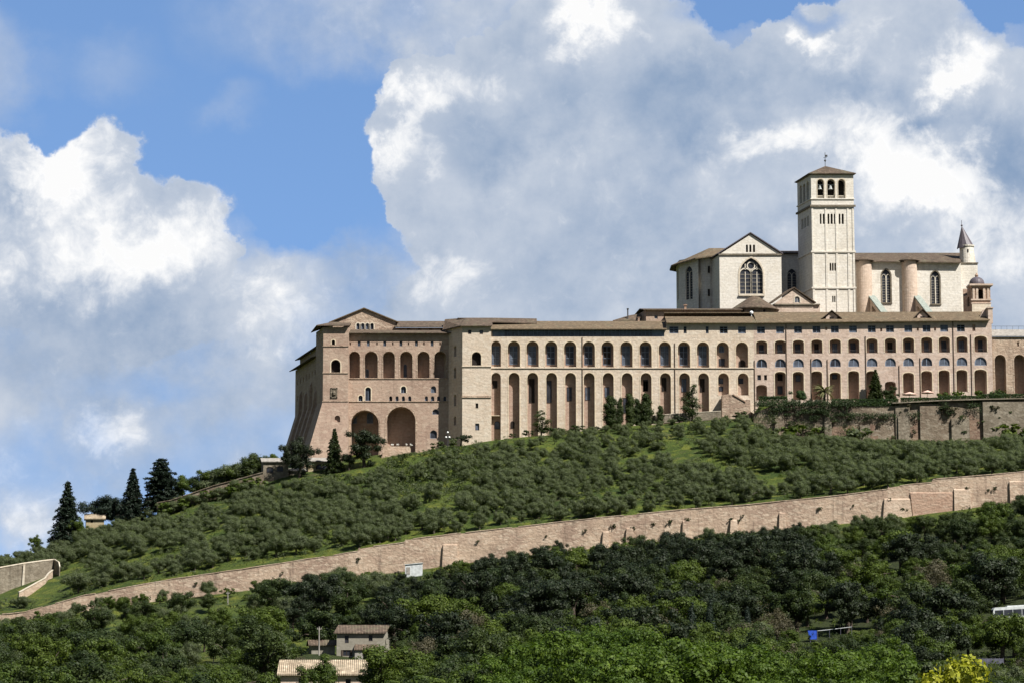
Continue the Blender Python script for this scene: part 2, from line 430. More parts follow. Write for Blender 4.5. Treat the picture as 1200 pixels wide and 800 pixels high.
# ------------------------------------------------------------------ mesh helpers
class MB:
    def __init__(s):
        s.v, s.f, s.m = [], [], []

    def add(s, vs, fs, mi=0):
        o = len(s.v)
        s.v += [tuple(p) for p in vs]
        s.f += [tuple(o + i for i in f) for f in fs]
        s.m += [mi] * len(fs)

    def poly(s, pts, mi=0):
        s.add(pts, [tuple(range(len(pts)))], mi)

    def box(s, x0, x1, y0, y1, z0, z1, mi=0):
        s.add([(x0, y0, z0), (x1, y0, z0), (x1, y1, z0), (x0, y1, z0), (x0, y0, z1), (x1, y0, z1), (x1, y1, z1), (x0, y1, z1)],
              [(3, 2, 1, 0), (4, 5, 6, 7), (0, 1, 5, 4), (1, 2, 6, 5), (2, 3, 7, 6), (3, 0, 4, 7)], mi)

    def hexa(s, a, b, mi=0):
        """a, b: two quads (lists of four points), joined corner to corner."""
        s.add(list(a) + list(b), [(3, 2, 1, 0), (4, 5, 6, 7), (0, 1, 5, 4), (1, 2, 6, 5), (2, 3, 7, 6), (3, 0, 4, 7)], mi)

    def extrude(s, pts, vec, mi=0):
        n = len(pts)
        q = [(p[0] + vec[0], p[1] + vec[1], p[2] + vec[2]) for p in pts]
        s.add(list(pts) + q, [tuple(range(n - 1, -1, -1)), tuple(range(n, 2 * n))] + [(i, (i + 1) % n, n + (i + 1) % n, n + i) for i in range(n)], mi)

    def lathe(s, cx, cy, prof, n=20, a0=0.0, a1=2 * math.pi, mi=0):
        full = abs(a1 - a0 - 2 * math.pi) < 1e-6
        k = n if full else n + 1
        vs = []
        for (r, z) in prof:
            for i in range(k):
                a = a0 + (a1 - a0) * i / n
                vs.append((cx + r * math.cos(a), cy + r * math.sin(a), z))
        fs = []
        for j in range(len(prof) - 1):
            for i in range(n):
                i2 = (i + 1) % k
                fs.append((j * k + i, j * k + i2, (j + 1) * k + i2, (j + 1) * k + i))
        s.add(vs, fs, mi)
        if full:
            s.poly([vs[(len(prof) - 1) * k + i] for i in range(k)], mi)

    def tube(s, pts, rad, n=6, mi=0):
        pts = [Vector(p) for p in pts]
        if not hasattr(rad, '__len__'):
            rad = [rad] * len(pts)
        rings = []
        for i, p in enumerate(pts):
            d = (pts[min(i + 1, len(pts) - 1)] - pts[max(i - 1, 0)]).normalized()
            u = d.orthogonal().normalized()
            w = d.cross(u)
            rings.append([p + (u * math.cos(2 * math.pi * k / n) + w * math.sin(2 * math.pi * k / n)) * rad[i] for k in range(n)])
        o = len(s.v)
        s.v += [tuple(p) for r_ in rings for p in r_]
        for i in range(len(pts) - 1):
            for k in range(n):
                s.f.append((o + i * n + k, o + i * n + (k + 1) % n, o + (i + 1) * n + (k + 1) % n, o + (i + 1) * n + k))
                s.m.append(mi)
        s.f.append(tuple(o + k for k in range(n - 1, -1, -1)))
        s.f.append(tuple(o + (len(pts) - 1) * n + k for k in range(n)))
        s.m += [mi, mi]

    def build(s, name, mats, parent=None, base=(0, 0, 0), smooth=False):
        me = bpy.data.meshes.new(name)
        b = Vector(base)
        me.from_pydata([tuple(Vector(p) - b) for p in s.v], [], s.f)
        for mm in (mats if isinstance(mats, (list, tuple)) else [mats]):
            me.materials.append(MAT[mm])
        me.polygons.foreach_set('material_index', s.m)
        if smooth:
            me.polygons.foreach_set('use_smooth', [True] * len(s.f))
        me.update()
        o = bpy.data.objects.new(name, me)
        COL.objects.link(o)
        if parent is not None:
            o.parent = parent
        else:
            o.location = base
        return o


def tag(o, label=None, cat=None, group=None, kind=None):
    if label:
        o['label'] = label
    if cat:
        o['category'] = cat
    if group:
        o['group'] = group
    if kind:
        o['kind'] = kind
    return o


class Thing:
    def __init__(s, name, label, cat, base, group=None):
        s.base = tuple(base)
        s.e = bpy.data.objects.new(name, None)
        s.e.empty_display_size = 0.5
        COL.objects.link(s.e)
        s.e.location = s.base
        tag(s.e, label, cat, group)

    def part(s, name, mb, mats, parent=None, smooth=False, label=None):
        o = mb.build(name, mats, parent or s.e, s.base, smooth)
        if label:
            o['label'] = label
        return o


def P(px, py, Y):
    d = pix_dir(px, py)
    k = Y / d[1]
    return (d[0] * k, Y, d[2] * k)


class Face:
    """A wall plane: s runs along it (to the right seen from outside), z up, d inwards."""
    def __init__(s, A, B, batter=None):
        s.A = Vector((A[0], A[1]))
        s.B = Vector((B[0], B[1]))
        s.u = (s.B - s.A).normalized()
        s.n = Vector((-s.u.y, s.u.x))
        s.len = (s.B - s.A).length
        s.batter = batter

    def M(s, a, z, d=0.0):
        if s.batter:
            d -= s.batter(z)
        p = s.A + s.u * a + s.n * d
        return (p.x, p.y, z)

    def pt(s, px, py):
        d = pix_dir(px, py)
        dn = d[0] * s.n.x + d[1] * s.n.y
        k = (s.A.x * s.n.x + s.A.y * s.n.y) / dn
        p = Vector((d[0] * k, d[1] * k))
        return ((p - s.A).dot(s.u), d[2] * k)

    def scale(s, px, py):
        return abs(s.pt(px + 1, py)[0] - s.pt(px, py)[0])

    def arch(s, x0, x1, yt, yb, kind='round', n=10):
        cx = (x0 + x1) / 2
        c, _ = s.pt(cx, (yt + yb) / 2)
        r = (x1 - x0) / 2 * s.scale(cx, (yt + yb) / 2)
        zt, zb = s.pt(cx, yt)[1], s.pt(cx, yb)[1]
        return arch_poly(c, r, zt, zb, kind, n)


def arch_poly(c, r, zt, zb, kind='round', n=10):
    if kind == 'rect':
        return [(c - r, zb), (c + r, zb), (c + r, zt), (c - r, zt)]
    if kind == 'round':
        rise = min(r, zt - zb)
        top = [(c + r * math.cos(math.pi * i / n), zt - rise + rise * math.sin(math.pi * i / n)) for i in range(n + 1)]
    elif kind == 'seg':
        rise = 0.55 * r
        top = [(c + r * math.cos(math.pi * i / n), zt - rise + rise * math.sin(math.pi * i / n) ** 0.8) for i in range(n + 1)]
    else:                                                       # pointed
        rise = 1.45 * r
        right = []
        Rr = (r * r + rise * rise) / (2 * r)
        h = n // 2
        amax = math.asin(min(1, rise / Rr))
        for i in range(h + 1):
            a = amax * i / h
            right.append((c + r - Rr + Rr * math.cos(a), zt - rise + Rr * math.sin(a)))
        top = right + [(2 * c - p[0], p[1]) for p in right[-2::-1]]
    return [(c - r, zb), (c + r, zb)] + [p for p in top if not (abs(p[1] - zb) < 1e-4)]


def inside(p, poly):
    x, y = p
    c = False
    n = len(poly)
    j = n - 1
    for i in range(n):
        xi, yi = poly[i]
        xj, yj = poly[j]
        if (yi > y) != (yj > y) and x < (xj - xi) * (y - yi) / (yj - yi) + xi:
            c = not c
        j = i
    return c


def facade(mb, F, outer, holes, mi=0, back=1):
    """Wall surface with real recesses. holes: (polygon, depth[, close the back])."""
    pts, edges = [], []
    for poly in [outer] + [h[0] for h in holes]:
        o = len(pts)
        pts += [Vector(p) for p in poly]
        edges += [(o + i, o + (i + 1) % len(poly)) for i in range(len(poly))]
    vo, _e, fo, *_r = delaunay_2d_cdt(pts, edges, [], 0, 1e-5)
    fs = []
    for f in fo:
        cxy = (sum(vo[i].x for i in f) / 3, sum(vo[i].y for i in f) / 3)
        if inside(cxy, outer) and not any(inside(cxy, h[0]) for h in holes):
            a, b, c = (vo[i] for i in f)
            fs.append(tuple(f) if (b - a).cross(c - a) > 0 else tuple(f[::-1]))
    mb.add([F.M(v.x, v.y) for v in vo], fs, mi)
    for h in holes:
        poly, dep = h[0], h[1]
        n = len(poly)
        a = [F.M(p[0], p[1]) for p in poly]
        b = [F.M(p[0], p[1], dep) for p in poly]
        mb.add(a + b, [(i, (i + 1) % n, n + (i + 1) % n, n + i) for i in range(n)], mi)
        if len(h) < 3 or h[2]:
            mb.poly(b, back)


def fbox(mb, F, s0, s1, z0, z1, d0, d1, mi=0):
    mb.hexa([F.M(s0, z0, d0), F.M(s1, z0, d0), F.M(s1, z1, d0), F.M(s0, z1, d0)],
            [F.M(s0, z0, d1), F.M(s1, z0, d1), F.M(s1, z1, d1), F.M(s0, z1, d1)], mi)


def ring(mb, F, poly, t, d0, d1, mi=0, skip_base=True):
    """A moulding that follows an opening's outline, t wide, from depth d0 (proud) to d1."""
    n = len(poly)
    cx = sum(p[0] for p in poly) / n
    pts = poly[1:] + [poly[0]] if skip_base else poly + [poly[0]]
    outp = []
    for i, p in enumerate(pts):
        a = Vector(pts[max(i - 1, 0)])
        b = Vector(pts[min(i + 1, len(pts) - 1)])
        tt = (b - a).normalized()
        outp.append((p[0] + tt.y * t, p[1] - tt.x * t))
    for i in range(len(pts) - 1):
        q = [pts[i], outp[i], outp[i + 1], pts[i + 1]]
        mb.hexa([F.M(p[0], p[1], d0) for p in q], [F.M(p[0], p[1], d1) for p in q], mi)


def window(T, F, poly, dep, style='cross', frame='frame_blue', pane='glass', parent=None, name='window'):
    """A window set at depth dep: a frame with its bars, and the pane as a sub-part."""
    xs = [p[0] for p in poly]
    zs = [p[1] for p in poly]
    x0, x1, z0, z1 = min(xs), max(xs), min(zs), max(zs)
    w, h = x1 - x0, z1 - z0
    cx = (x0 + x1) / 2
    b = 0.05 * w + 0.02
    m = MB()
    n = len(poly)
    for i in range(n):
        p, q = Vector(poly[i]), Vector(poly[(i + 1) % n])
        pc = Vector((cx, (z0 + z1) / 2))
        pi, qi = p + (pc - p).normalized() * b * 1.4, q + (pc - q).normalized() * b * 1.4
        m.hexa([F.M(*v, dep - 0.10) for v in (p, q, qi, pi)], [F.M(*v, dep) for v in (p, q, qi, pi)])
    if style in ('cross', 'mull', 'grid'):
        fbox(m, F, cx - b / 2, cx + b / 2, z0 + b, z1 - b, dep - 0.09, dep)
    if style == 'cross':
        for k in (0.36, 0.68):
            fbox(m, F, x0 + b, x1 - b, z0 + h * k - b / 2, z0 + h * k + b / 2, dep - 0.085, dep)
    if style == 'grid':
        k = max(3, int(h / 0.9))
        for i in range(1, k):
            fbox(m, F, x0 + b, x1 - b, z0 + h * 0.86 * i / k - 0.03, z0 + h * 0.86 * i / k + 0.03, dep - 0.085, dep)
    if pane == 'glass' and name == 'window':
        pane = WR.choice(('glass', 'glass', 'blue_glass', 'void'))
    elif pane == 'blue_glass' and name == 'window':
        pane = WR.choice(('glass', 'blue_glass', 'blue_glass'))
    wo = T.part(name, m, frame, parent)
    g = MB()
    g.extrude([F.M(p[0], p[1], dep - 0.03) for p in poly], tuple(Vector(F.M(0, 0, 0.035)) - Vector(F.M(0, 0, 0))))
    T.part('pane', g, pane, wo)
    return wo


WR = random.Random(4)


def slab_roof(mb, pts, th=0.25, mi=0):
    mb.hexa(pts, [(p[0], p[1], p[2] + th) for p in pts], mi)


def wall_shell(mb, plan, z0, z1, mi=0, skip=(0,)):
    """Plain outer walls round a plan (counter-clockwise), leaving out the edges in skip."""
    n = len(plan)
    for i in range(n):
        if i in skip:
            continue
        a, b = plan[i], plan[(i + 1) % n]
        mb.poly([(a[0], a[1], z0), (b[0], b[1], z0), (b[0], b[1], z1), (a[0], a[1], z1)], mi)


# ------------------------------------------------------------------ terrain
def pline(Y, pairs):
    d = [P(px, py, Y) for px, py in pairs]
    return (Y, np.array([p[0] for p in d]), np.array([p[2] for p in d]))


WALL_TOP = [(-60, 727), (30, 716.5), (100, 697), (200, 678.5), (300, 664), (380, 652), (419, 645.5), (420.5, 642.5), (474, 635), (475.5, 632), (540, 624.5), (600, 618), (700, 606.5),
            (800, 597), (880, 590.5), (960, 583), (1040, 573), (1041.5, 570.5), (1092, 565), (1093.5, 561.5), (1200, 552.5), (1280, 546)]
WALL_BASE = [(-60, 735), (30, 726), (150, 708), (300, 690), (380, 681), (475, 669), (540, 660), (600, 652), (700, 641), (750, 636), (900, 622), (1050, 606), (1200, 586), (1280, 576)]
WT = dict(px=np.array([p[0] for p in WALL_TOP]), py=np.array([p[1] for p in WALL_TOP]))
WBs = dict(px=np.array([p[0] for p in WALL_BASE]), py=np.array([p[1] for p in WALL_BASE]))
YW = 585.0
flat = lambda Y, z: (Y, np.array([0.0]), np.array([z]))
RIDGE = [(-400, 735), (-150, 690), (0, 657), (60, 643), (180, 603), (240, 584), (310, 563), (370, 549), (420, 540), (470, 533), (540, 522), (600, 514), (700, 503), (800, 494), (880, 491)]
LINES = [
    flat(-3000, -40.0), flat(-400, -20.0), flat(-60, -3.0), flat(20, -2.2), flat(150, -14.0), flat(250, -9.0), flat(345, -3.0),
    pline(450, [(-100, 788), (0, 786), (300, 783), (600, 776), (900, 754), (1200, 729), (1300, 722)]),
    pline(520, [(-100, 760), (0, 756), (300, 741), (600, 716), (900, 690), (1200, 655), (1300, 645)]),
    pline(YW + 0.3, WALL_BASE),
    pline(YW + 1.2, [(x, y + 1.5) for x, y in WALL_TOP]),
    pline(640, [(-200, 712), (0, 690), (100, 665), (200, 639), (300, 612), (420, 592), (540, 573), (700, 555), (880, 543), (1000, 540), (1200, 534), (1300, 530)]),
    pline(690.5, RIDGE + [(885, 505), (905, 515), (1000, 518), (1300, 518)]),
    pline(692.2, RIDGE + [(886, 476), (905, 474), (1000, 472), (1300, 469)]),
    pline(712, [(-400, 750), (-150, 700), (0, 664), (60, 650), (180, 609), (240, 588), (310, 560), (340, 545), (370, 537), (420, 533), (470, 533), (540, 522), (600, 514), (700, 505), (800, 498), (880, 496), (886, 480), (1300, 476)]),
    pline(760, [(-400, 790), (-150, 730), (0, 690), (180, 640), (280, 585), (315, 552), (345, 528), (500, 528), (700, 520), (1300, 500)]),
    (1000, np.array([-300.0, 0.0, 300.0]), np.array([10.0, 45.0, 60.0])),
    flat(1600, 5.0), flat(3000, -40.0), flat(9000, -60.0),
]
LY = np.array([l[0] for l in LINES])


def hgt(X, Y):
    X = np.asarray(X, float)
    Y = np.asarray(Y, float)
    X, Y = np.broadcast_arrays(X, Y)
    j = np.clip(np.searchsorted(LY, Y, side='right') - 1, 0, len(LY) - 2)
    za = np.zeros(X.shape)
    zb = np.zeros(X.shape)
    for k in range(len(LINES)):
        zk = np.interp(X, LINES[k][1], LINES[k][2])
        za = np.where(j == k, zk, za)
        zb = np.where(j + 1 == k, zk, zb)
    t = np.clip((Y - LY[j]) / (LY[j + 1] - LY[j]), 0, 1)
    z = za + (zb - za) * t
    bump = 0.45 * np.sin(X * 0.21 + Y * 0.13) + 0.35 * np.sin(X * 0.11 - Y * 0.29 + 1.7) + 0.25 * np.sin(X * 0.47 + 2.0) * np.sin(Y * 0.39)
    quiet = np.minimum(np.clip(np.abs(Y - YW - 0.7) / 12.0, 0, 1), np.clip(np.abs(Y - 696) / 12.0, 0.0, 1))
    quiet = np.where(Y < 60, 0.0, quiet)
    return z + bump * quiet


def ground_hit(px, py, y0=260.0, y1=760.0):
    ys = np.arange(y0, y1, 0.5)
    d = pix_dir(px, py)
    k = ys / d[1]
    g = hgt(d[0] * k, ys) - d[2] * k
    i = np.argmax(g > 0)
    if not g[i] > 0:
        return None
    return (d[0] * k[i], ys[i], float(hgt(d[0] * k[i], ys[i])))


def to_px(x, y, z):
    dep = y * CT + z * ST
    up = -y * ST + z * CT
    return 600 + FP * x / dep, 400 - FP * up / dep


def make_terrain():
    xs = np.concatenate([-np.geomspace(9000, 200, 22), np.arange(-190, 191, 2.4), np.geomspace(200, 9000, 22)])
    ys = np.concatenate([[-3000, -1000, -400, -150, -60, -20, 0, 20, 60, 100, 150, 200], np.arange(230, 345, 5), np.arange(345, 583, 2.5),
                         [583, 584.4, 585.3, 586.2, 587.5], np.arange(589, 690, 2.5), [690.5, 692.2, 694], np.arange(697, 765, 3), [780, 800, 850, 900, 1000, 1200, 1600, 2200, 3000, 5000, 9000]])
    X, Y = np.meshgrid(xs, ys)
    Z = hgt(X, Y)
    v = np.stack([X, Y, Z], -1).reshape(-1, 3)
    nx, ny = len(xs), len(ys)
    i = (np.arange(ny - 1)[:, None] * nx + np.arange(nx - 1)[None]).reshape(-1)
    f = np.stack([i, i + 1, i + 1 + nx, i + nx], -1)
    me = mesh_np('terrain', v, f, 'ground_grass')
    me.polygons.foreach_set('use_smooth', [True] * len(f))
    o = bpy.data.objects.new('terrain', me)
    COL.objects.link(o)
    tag(o, kind='structure')


def mesh_np(name, v, f, mat):
    me = bpy.data.meshes.new(name)
    v = np.ascontiguousarray(v, np.float32)
    f = np.ascontiguousarray(f, np.int32)
    me.vertices.add(len(v))
    me.vertices.foreach_set('co', v.ravel())
    me.loops.add(f.size)
    me.loops.foreach_set('vertex_index', f.ravel())
    me.polygons.add(len(f))
    me.polygons.foreach_set('loop_start', np.arange(0, f.size, f.shape[1], dtype=np.int32))
    me.update(calc_edges=True)
    me.materials.append(MAT[mat])
    return me


make_terrain()


# ================================================================== the convent
def ZC(ox, oy, sc):
    return lambda x0, x1, y0, y1: (ox + x0 / sc, ox + x1 / sc, oy + y0 / sc, oy + y1 / sc)


Z1, Z2, Z3, Z4, Z5, Z6 = ZC(320, 340, 3.6375), ZC(540, 340, 4.446), ZC(740, 340, 4.446), ZC(960, 340, 4.446), ZC(770, 170, 4.0), ZC(980, 230, 5.0)


def X_(px, py, Y):
    return P(px, py, Y)[0]


def Zz(py, Y, px=600):
    return P(px, py, Y)[2]


def band(T, F, s0, s1, z, h=0.2, proud=0.2, mat='rubble_wall', name='string_course'):
    m = MB()
    fbox(m, F, s0, s1, z - h / 2, z + h / 2, -proud, 0.05)
    T.part(name, m, mat)


def trims(T, F, polys, t=0.32, mat='trim', name='arch_moulding'):
    for p in polys:
        m = MB()
        ring(m, F, p, t, -0.06, 0.12)
        T.part(name, m, mat)


def pipe(T, F, px, py0, py1):
    m = MB()
    s, z1 = F.pt(px, py0)
    _, z0 = F.pt(px, py1)
    m.tube([F.M(s, z0, -0.12), F.M(s, z1, -0.12)], 0.11, 6)
    T.part('downpipe', m, 'eave_wood')


# ---- west block
def west_block():
    YF, YR, YB = 703.0, 706.5, 745.0
    xl, xr = X_(378.6, 430, YF), X_(408, 430, YF)
    zt, zb = Zz(383.5, YF), Zz(469.8, YF)
    T = Thing('convent_building', 'brown stone west block with sloping base and six tall loggia arches', 'building', (xl + 10, YF + 4, 60))
    F = Face((0, YF), (1, YF))
    m = MB()
    o = lambda *a, k='round': F.arch(*Z1(*a), k)
    tw = o(247, 287, 295, 352)
    ts = o(250, 264, 212, 233)
    tp = o(263, 287, 533, 562)
    facade(m, F, [(xl, zb), (xr, zb), (xr, zt), (xl, zt)], [(tw, 1.6), (ts, 0.6)])
    # battered foot of the corner tower
    z0 = 48.0
    dx, dy = (zb - z0) * 0.265, (zb - z0) * 0.16
    Fb = Face((0, YF), (1, YF), lambda z: max(0.0, zb - z) * 0.16)
    facade(m, Fb, [(xl - dx, z0), (xr + 0.6, z0), (xr + 0.0, zb), (xl, zb)], [(tp, 0.9)])
    # long shaded west side, leaning outward below
    xf = X_(346.3, 430, YB)
    zs, zk = 88.0, 91.2
    A, B = (xf, YB), (xl, YF)
    FS = Face(A, B)
    hs = []
    L = FS.len
    for i in range(7):
        for zc, h in ((84.0, 1.6), (79.5, 1.4)):
            c = 4 + i * (L - 16) / 6
            hs.append((arch_poly(c, 0.55, zc + h / 2, zc - h / 2, 'round', 6), 0.5))
    facade(m, FS, [(0, zb), (L, zb), (L, zt), (L - 11, zt), (L - 11, zs), (0, zs)], hs)
    zfar = Zz(474, YB)
    fo = FS.M(0, z0, -(zb - z0) * 0.30)
    m.poly([fo, (xl - dx, YF - dy, z0), (xl, YF, zb), (xf, YB, zb)])
    # far end, right cheek, tower back
    m.poly([(xf + 30, YB, z0), fo, (xf, YB, zb), (xf, YB, zs), (xf + 30, YB, zs)])
    m.poly([(xr + 0.6, YF - dy, z0), (xr + 0.6, YR + 0.3, z0), (xr, YR + 0.3, zb), (xr, YF, zb)])
    m.poly([(xr, YF, zb), (xr, YR + 8, zb), (xr, YR + 8, zt), (xr, YF, zt)])
    p11 = FS.M(L - 11, 0)
    m.poly([(p11[0], p11[1], zs), (xr, p11[1], zs), (xr, p11[1], zt), (p11[0], p11[1], zt)][::-1])
    # set back upper storey of the west side
    i0, i1 = FS.M(0, 0, 1.3), FS.M(L - 9, 0, 1.3)
    m.poly([(i0[0], i0[1], zs), (i1[0], i1[1], zs), (i1[0], i1[1], zk), (i0[0], i0[1], zk)])
    m.poly([(i0[0] + 28, i0[1], zs), (i0[0], i0[1], zs), (i0[0], i0[1], zk), (i0[0] + 28, i0[1], zk)])
    # recessed middle with loggia
    FR = Face((0, YR), (1, YR))
    rr = lambda *a, k='round': FR.arch(*Z1(*a), k)
    x0, x1 = xr - 0.2, X_(530, 440, YR)
    zt2, zg = Zz(391, YR), 50.0
    logg = [rr(a, b, 260, 373) for a, b in ((324, 370), (390, 446), (468, 519), (541, 594), (615, 667), (687, 738))]
    big = [rr(331, 450, 510, 720), rr(484, 607, 495, 720)]
    att = [rr(a - 6, a + 6, 216, 238, k='rect') for a in (367, 406, 476, 545, 611, 678)]
    tiny = [rr(a - 3, a + 3, 222, 234, k='rect') for a in (329, 443, 510, 577, 643, 712)]
    mid = [rr(*a) for a in ((393, 417, 412, 470), (364, 382, 447, 471), (545, 567, 408, 437), (495, 508, 450, 472), (522, 535, 450, 472), (549, 562, 450, 472), (576, 589, 450, 472),
                            (647, 660, 450, 474), (673, 687, 450, 474), (699, 712, 450, 474), (726, 738, 450, 474), (673, 695, 407, 436), (679, 708, 505, 528), (669, 699, 595, 630))]
    facade(m, FR, [(x0, zg), (x1, zg), (x1, zt2), (x0, zt2)], [(p, 3.2) for p in logg] + [(p, 5.5) for p in big] + [(p, 0.35) for p in att] + [(p, 0.6) for p in tiny + mid])
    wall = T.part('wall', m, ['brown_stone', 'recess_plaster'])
    for p in att:
        window(T, FR, p, 0.3, 'mull')
    for i, p in enumerate(mid):
        window(T, FR, p, 0.5, 'mull' if i < 3 else 'none')
    trims(T, FR, logg, 0.3, 'rubble_wall')
    trims(T, FR, big, 0.5, 'rubble_wall')
    trims(T, FR, [mid[0], mid[1], mid[2]], 0.28)
    window(T, F, tw, 1.5, 'none', 'dark_wood', 'void')
    window(T, F, ts, .5, 'none', 'dark_wood', 'void')
    trims(T, F, [tw, ts], 0.3)
    for k in (0, 1):                                            # doors at the back of the big arches and of the loggia
        FBk = Face((0, YR + 5.5), (1, YR + 5.5))
        for (a, b) in (((333, 357), (400, 426)), ())[k]:
            window(T, FBk, FBk.arch(*Z1(a, b, 520, 566), 'round'), 0.0, 'none')
    for (i, a, b, y0, y1) in ((1, 392, 408, 335, 372), (3, 556, 570, 315, 370)):
        FL = Face((0, YR + 3.2), (1, YR + 3.2))
        window(T, FL, FL.arch(*Z1(a, b, y0, y1), 'round'), 0.0, 'mull')
    band(T, FR, x0, x1, Zz(443.2, YR))
    band(T, FR, x0, x1, Zz(470, YR))
    band(T, F, xl - 0.15, xr + 0.1, Zz(405.3, YF))
    band(T, F, xl - 0.15, xr + 0.1, Zz(436.6, YF))
    band(T, F, xl - 0.15, xr + 0.1, zb)
    # carved stone panel on the tower
    m = MB()
    s0, s1, z1_, z0_ = F.pt(387.4, 460)[0], F.pt(395.4, 460)[0], Zz(454, YF), Zz(466, YF)
    for q in ((s0, s1, z0_, z0_ + .35), (s0, s1, z1_ - .35, z1_), (s0, s0 + .3, z0_, z1_), (s1 - .3, s1, z0_, z1_)):
        fbox(m, F, *q, -0.22, 0.02)
    fbox(m, F, s0 + .3, s1 - .3, z0_ + .35, z1_ - .35, -0.08, 0.02)
    m.lathe((s0 + s1) / 2, YF - 0.1, [(0.05, z0_ + .7), (0.5, z0_ + .9), (0.55, z0_ + 1.5), (0.3, z0_ + 2.0), (0.1, z0_ + 2.1)], 10)
    T.part('carved_panel', m, 'grey_stone')
    # ribs of the west side
    for c, tp_ in ((10, 81.0), (18, 80.0), (26, 82.0), (33, 79.0)):
        m = MB()
        zz0 = 50.0
        q1 = [FS.M(c - 0.9, tp_, 0.05), FS.M(c + 0.9, tp_, 0.05), FS.M(c + 0.9, tp_ - 1.5, -0.7), FS.M(c - 0.9, tp_ - 1.5, -0.7)]
        bo = -(zb - zz0) * 0.30 - 0.9
        q2 = [FS.M(c - 0.9, zz0, bo + 1.4), FS.M(c + 0.9, zz0, bo + 1.4), FS.M(c + 0.9, zz0, bo), FS.M(c - 0.9, zz0, bo)]
        mid_ = [FS.M(c - 0.9, zb, 0.05), FS.M(c + 0.9, zb, 0.05), FS.M(c + 0.9, zb, -0.9), FS.M(c - 0.9, zb, -0.9)]
        m.hexa(mid_, q1)
        m.hexa(q2, mid_)
        T.part('buttress', m, 'brown_stone')
    # roofs
    m = MB()
    e = Zz(382.0, YF - 1.2)
    a0, a1 = X_(371.0, 382, YF - 1.2), X_(409, 382, YF - 1.2)
    b = FS.M(L - 12, 0, -1.3)
    slab_roof(m, [(a0, YF - 1.2, e), (a1, YF - 1.2, e), (a1, YF + 9, e + 2.0), (xl + 2.0, YF + 7, e + 2.0)])
    slab_roof(m, [(a0, YF - 1.2, e), (xl + 2.0, YF + 7, e + 2.0), (xl + 1.5, YF + 10, e + 1.6), (b[0], b[1], e - 0.3)])
    T.part('roof', m, 'tiles')
    m = MB()
    o0, o1 = FS.M(-1.5, 0, -1.6), FS.M(L - 11, 0, -1.6)
    n0, n1 = FS.M(-1.5, 0, 1.3), FS.M(L - 11, 0, 1.3)
    slab_roof(m, [(o0[0], o0[1], zs - .25), (o1[0], o1[1], zs - .25), (n1[0], n1[1], zs + 0.7), (n0[0], n0[1], zs + .7)], 0.2)
    q0, q1 = FS.M(-1, 0, 0.0), FS.M(L - 9, 0, 0.0)
    r0, r1 = FS.M(-1, 0, 12.0), FS.M(L - 9, 0, 12.0)
    slab_roof(m, [(q0[0], q0[1], zk - .2), (q1[0], q1[1], zk - .2), (r1[0], r1[1], zk + 2.6), (r0[0], r0[1], zk + 2.6)], 0.25)
    T.part('side_roof', m, 'tiles')
    # gabled hall behind, with four small white-edged windows
    YG = 712.0
    FG = Face((0, YG), (1, YG))
    g0, g1 = X_(390, 384, YG), X_(463.5, 384, YG)
    ga = X_(426.7, 361, YG)
    zap, zl = Zz(362, YG), Zz(377, YG)
    gw = [FG.arch(*Z1(a - 7, a + 7, 141, 168), 'round', 8) for a in (362, 382, 402, 422)]
    m = MB()
    facade(m, FG, [(g0, zl - 8), (g1, zl - 8), (g1, zl), (ga, zap), (g0, zl)], [(p, 0.6) for p in gw])
    for (sx) in (g0, g1):
        m.poly([(sx, YG, zl - 8), (sx - 6, YG + 28, zl - 8), (sx - 6, YG + 28, zl), (sx, YG, zl)][::(1 if sx == g1 else -1)])
    m.poly([(g1 - 6, YG + 28, zl - 8), (g0 - 6, YG + 28, zl - 8), (g0 - 6, YG + 28, zl), (ga - 6, YG + 28, zap), (g1 - 6, YG + 28, zl)])
    T.part('gable_wall', m, ['rubble_wall', 'recess_plaster'])
    for p in gw:
        window(T, FG, p, 0.45, 'none')
    trims(T, FG, gw, 0.30, 'coping')
    m = MB()
    for sx, sg in ((g0, -1), (g1, 1)):
        sl = (zap - zl) / abs(ga - sx)
        ex = sx + sg * 0.9
        ez = zl - 0.9 * sl
        q = [(ex, YG - 0.6, ez), (ga, YG - 0.6, zap), (ga - 6, YG + 29, zap), (ex - 6, YG + 29, ez)]
        slab_roof(m, q if sg < 0 else q[::-1], 0.28)
    T.part('gable_roof', m, 'tiles_ochre')
    # roof of the recessed middle and its attic
    m = MB()
    e = Zz(390.6, YR - 1.3)
    u = X_(531.5, 388, YR)
    slab_roof(m, [(xr, YR - 1.3, e), (u, YR - 1.3, e), (u, 712, e + 1.7), (xr, 712, e + 1.7)], 0.2)
    e2 = Zz(384, 711)
    v0, v1 = X_(462, 384, 711), X_(535, 384, 711)
    slab_roof(m, [(v0, 710.6, e2), (v1, 710.6, e2), (v1, 720, Zz(377.3, 720)), (v0, 720, Zz(377.3, 720))], 0.25)
    T.part('attic_roof', m, 'tiles')
    m = MB()
    FA = Face((0, 711.6), (1, 711.6))
    hw = [arch_poly(v0 + 4 + i * 3.1, 0.5, e2 - 0.25, e2 - 0.95, 'rect') for i in range(5)]
    facade(m, FA, [(v0 + .3, e - 1), (v1, e - 1), (v1, e2 + .05), (v0 + .3, e2 + .05)], [(p, 0.4) for p in hw])
    wall_shell(m, [(v0 + .3, 711.6), (v1, 711.6), (v1, 730), (v0 + .3, 730)], 70, e2 + .05)
    T.part('attic_wall', m, ['brown_stone', 'void'])


west_block()


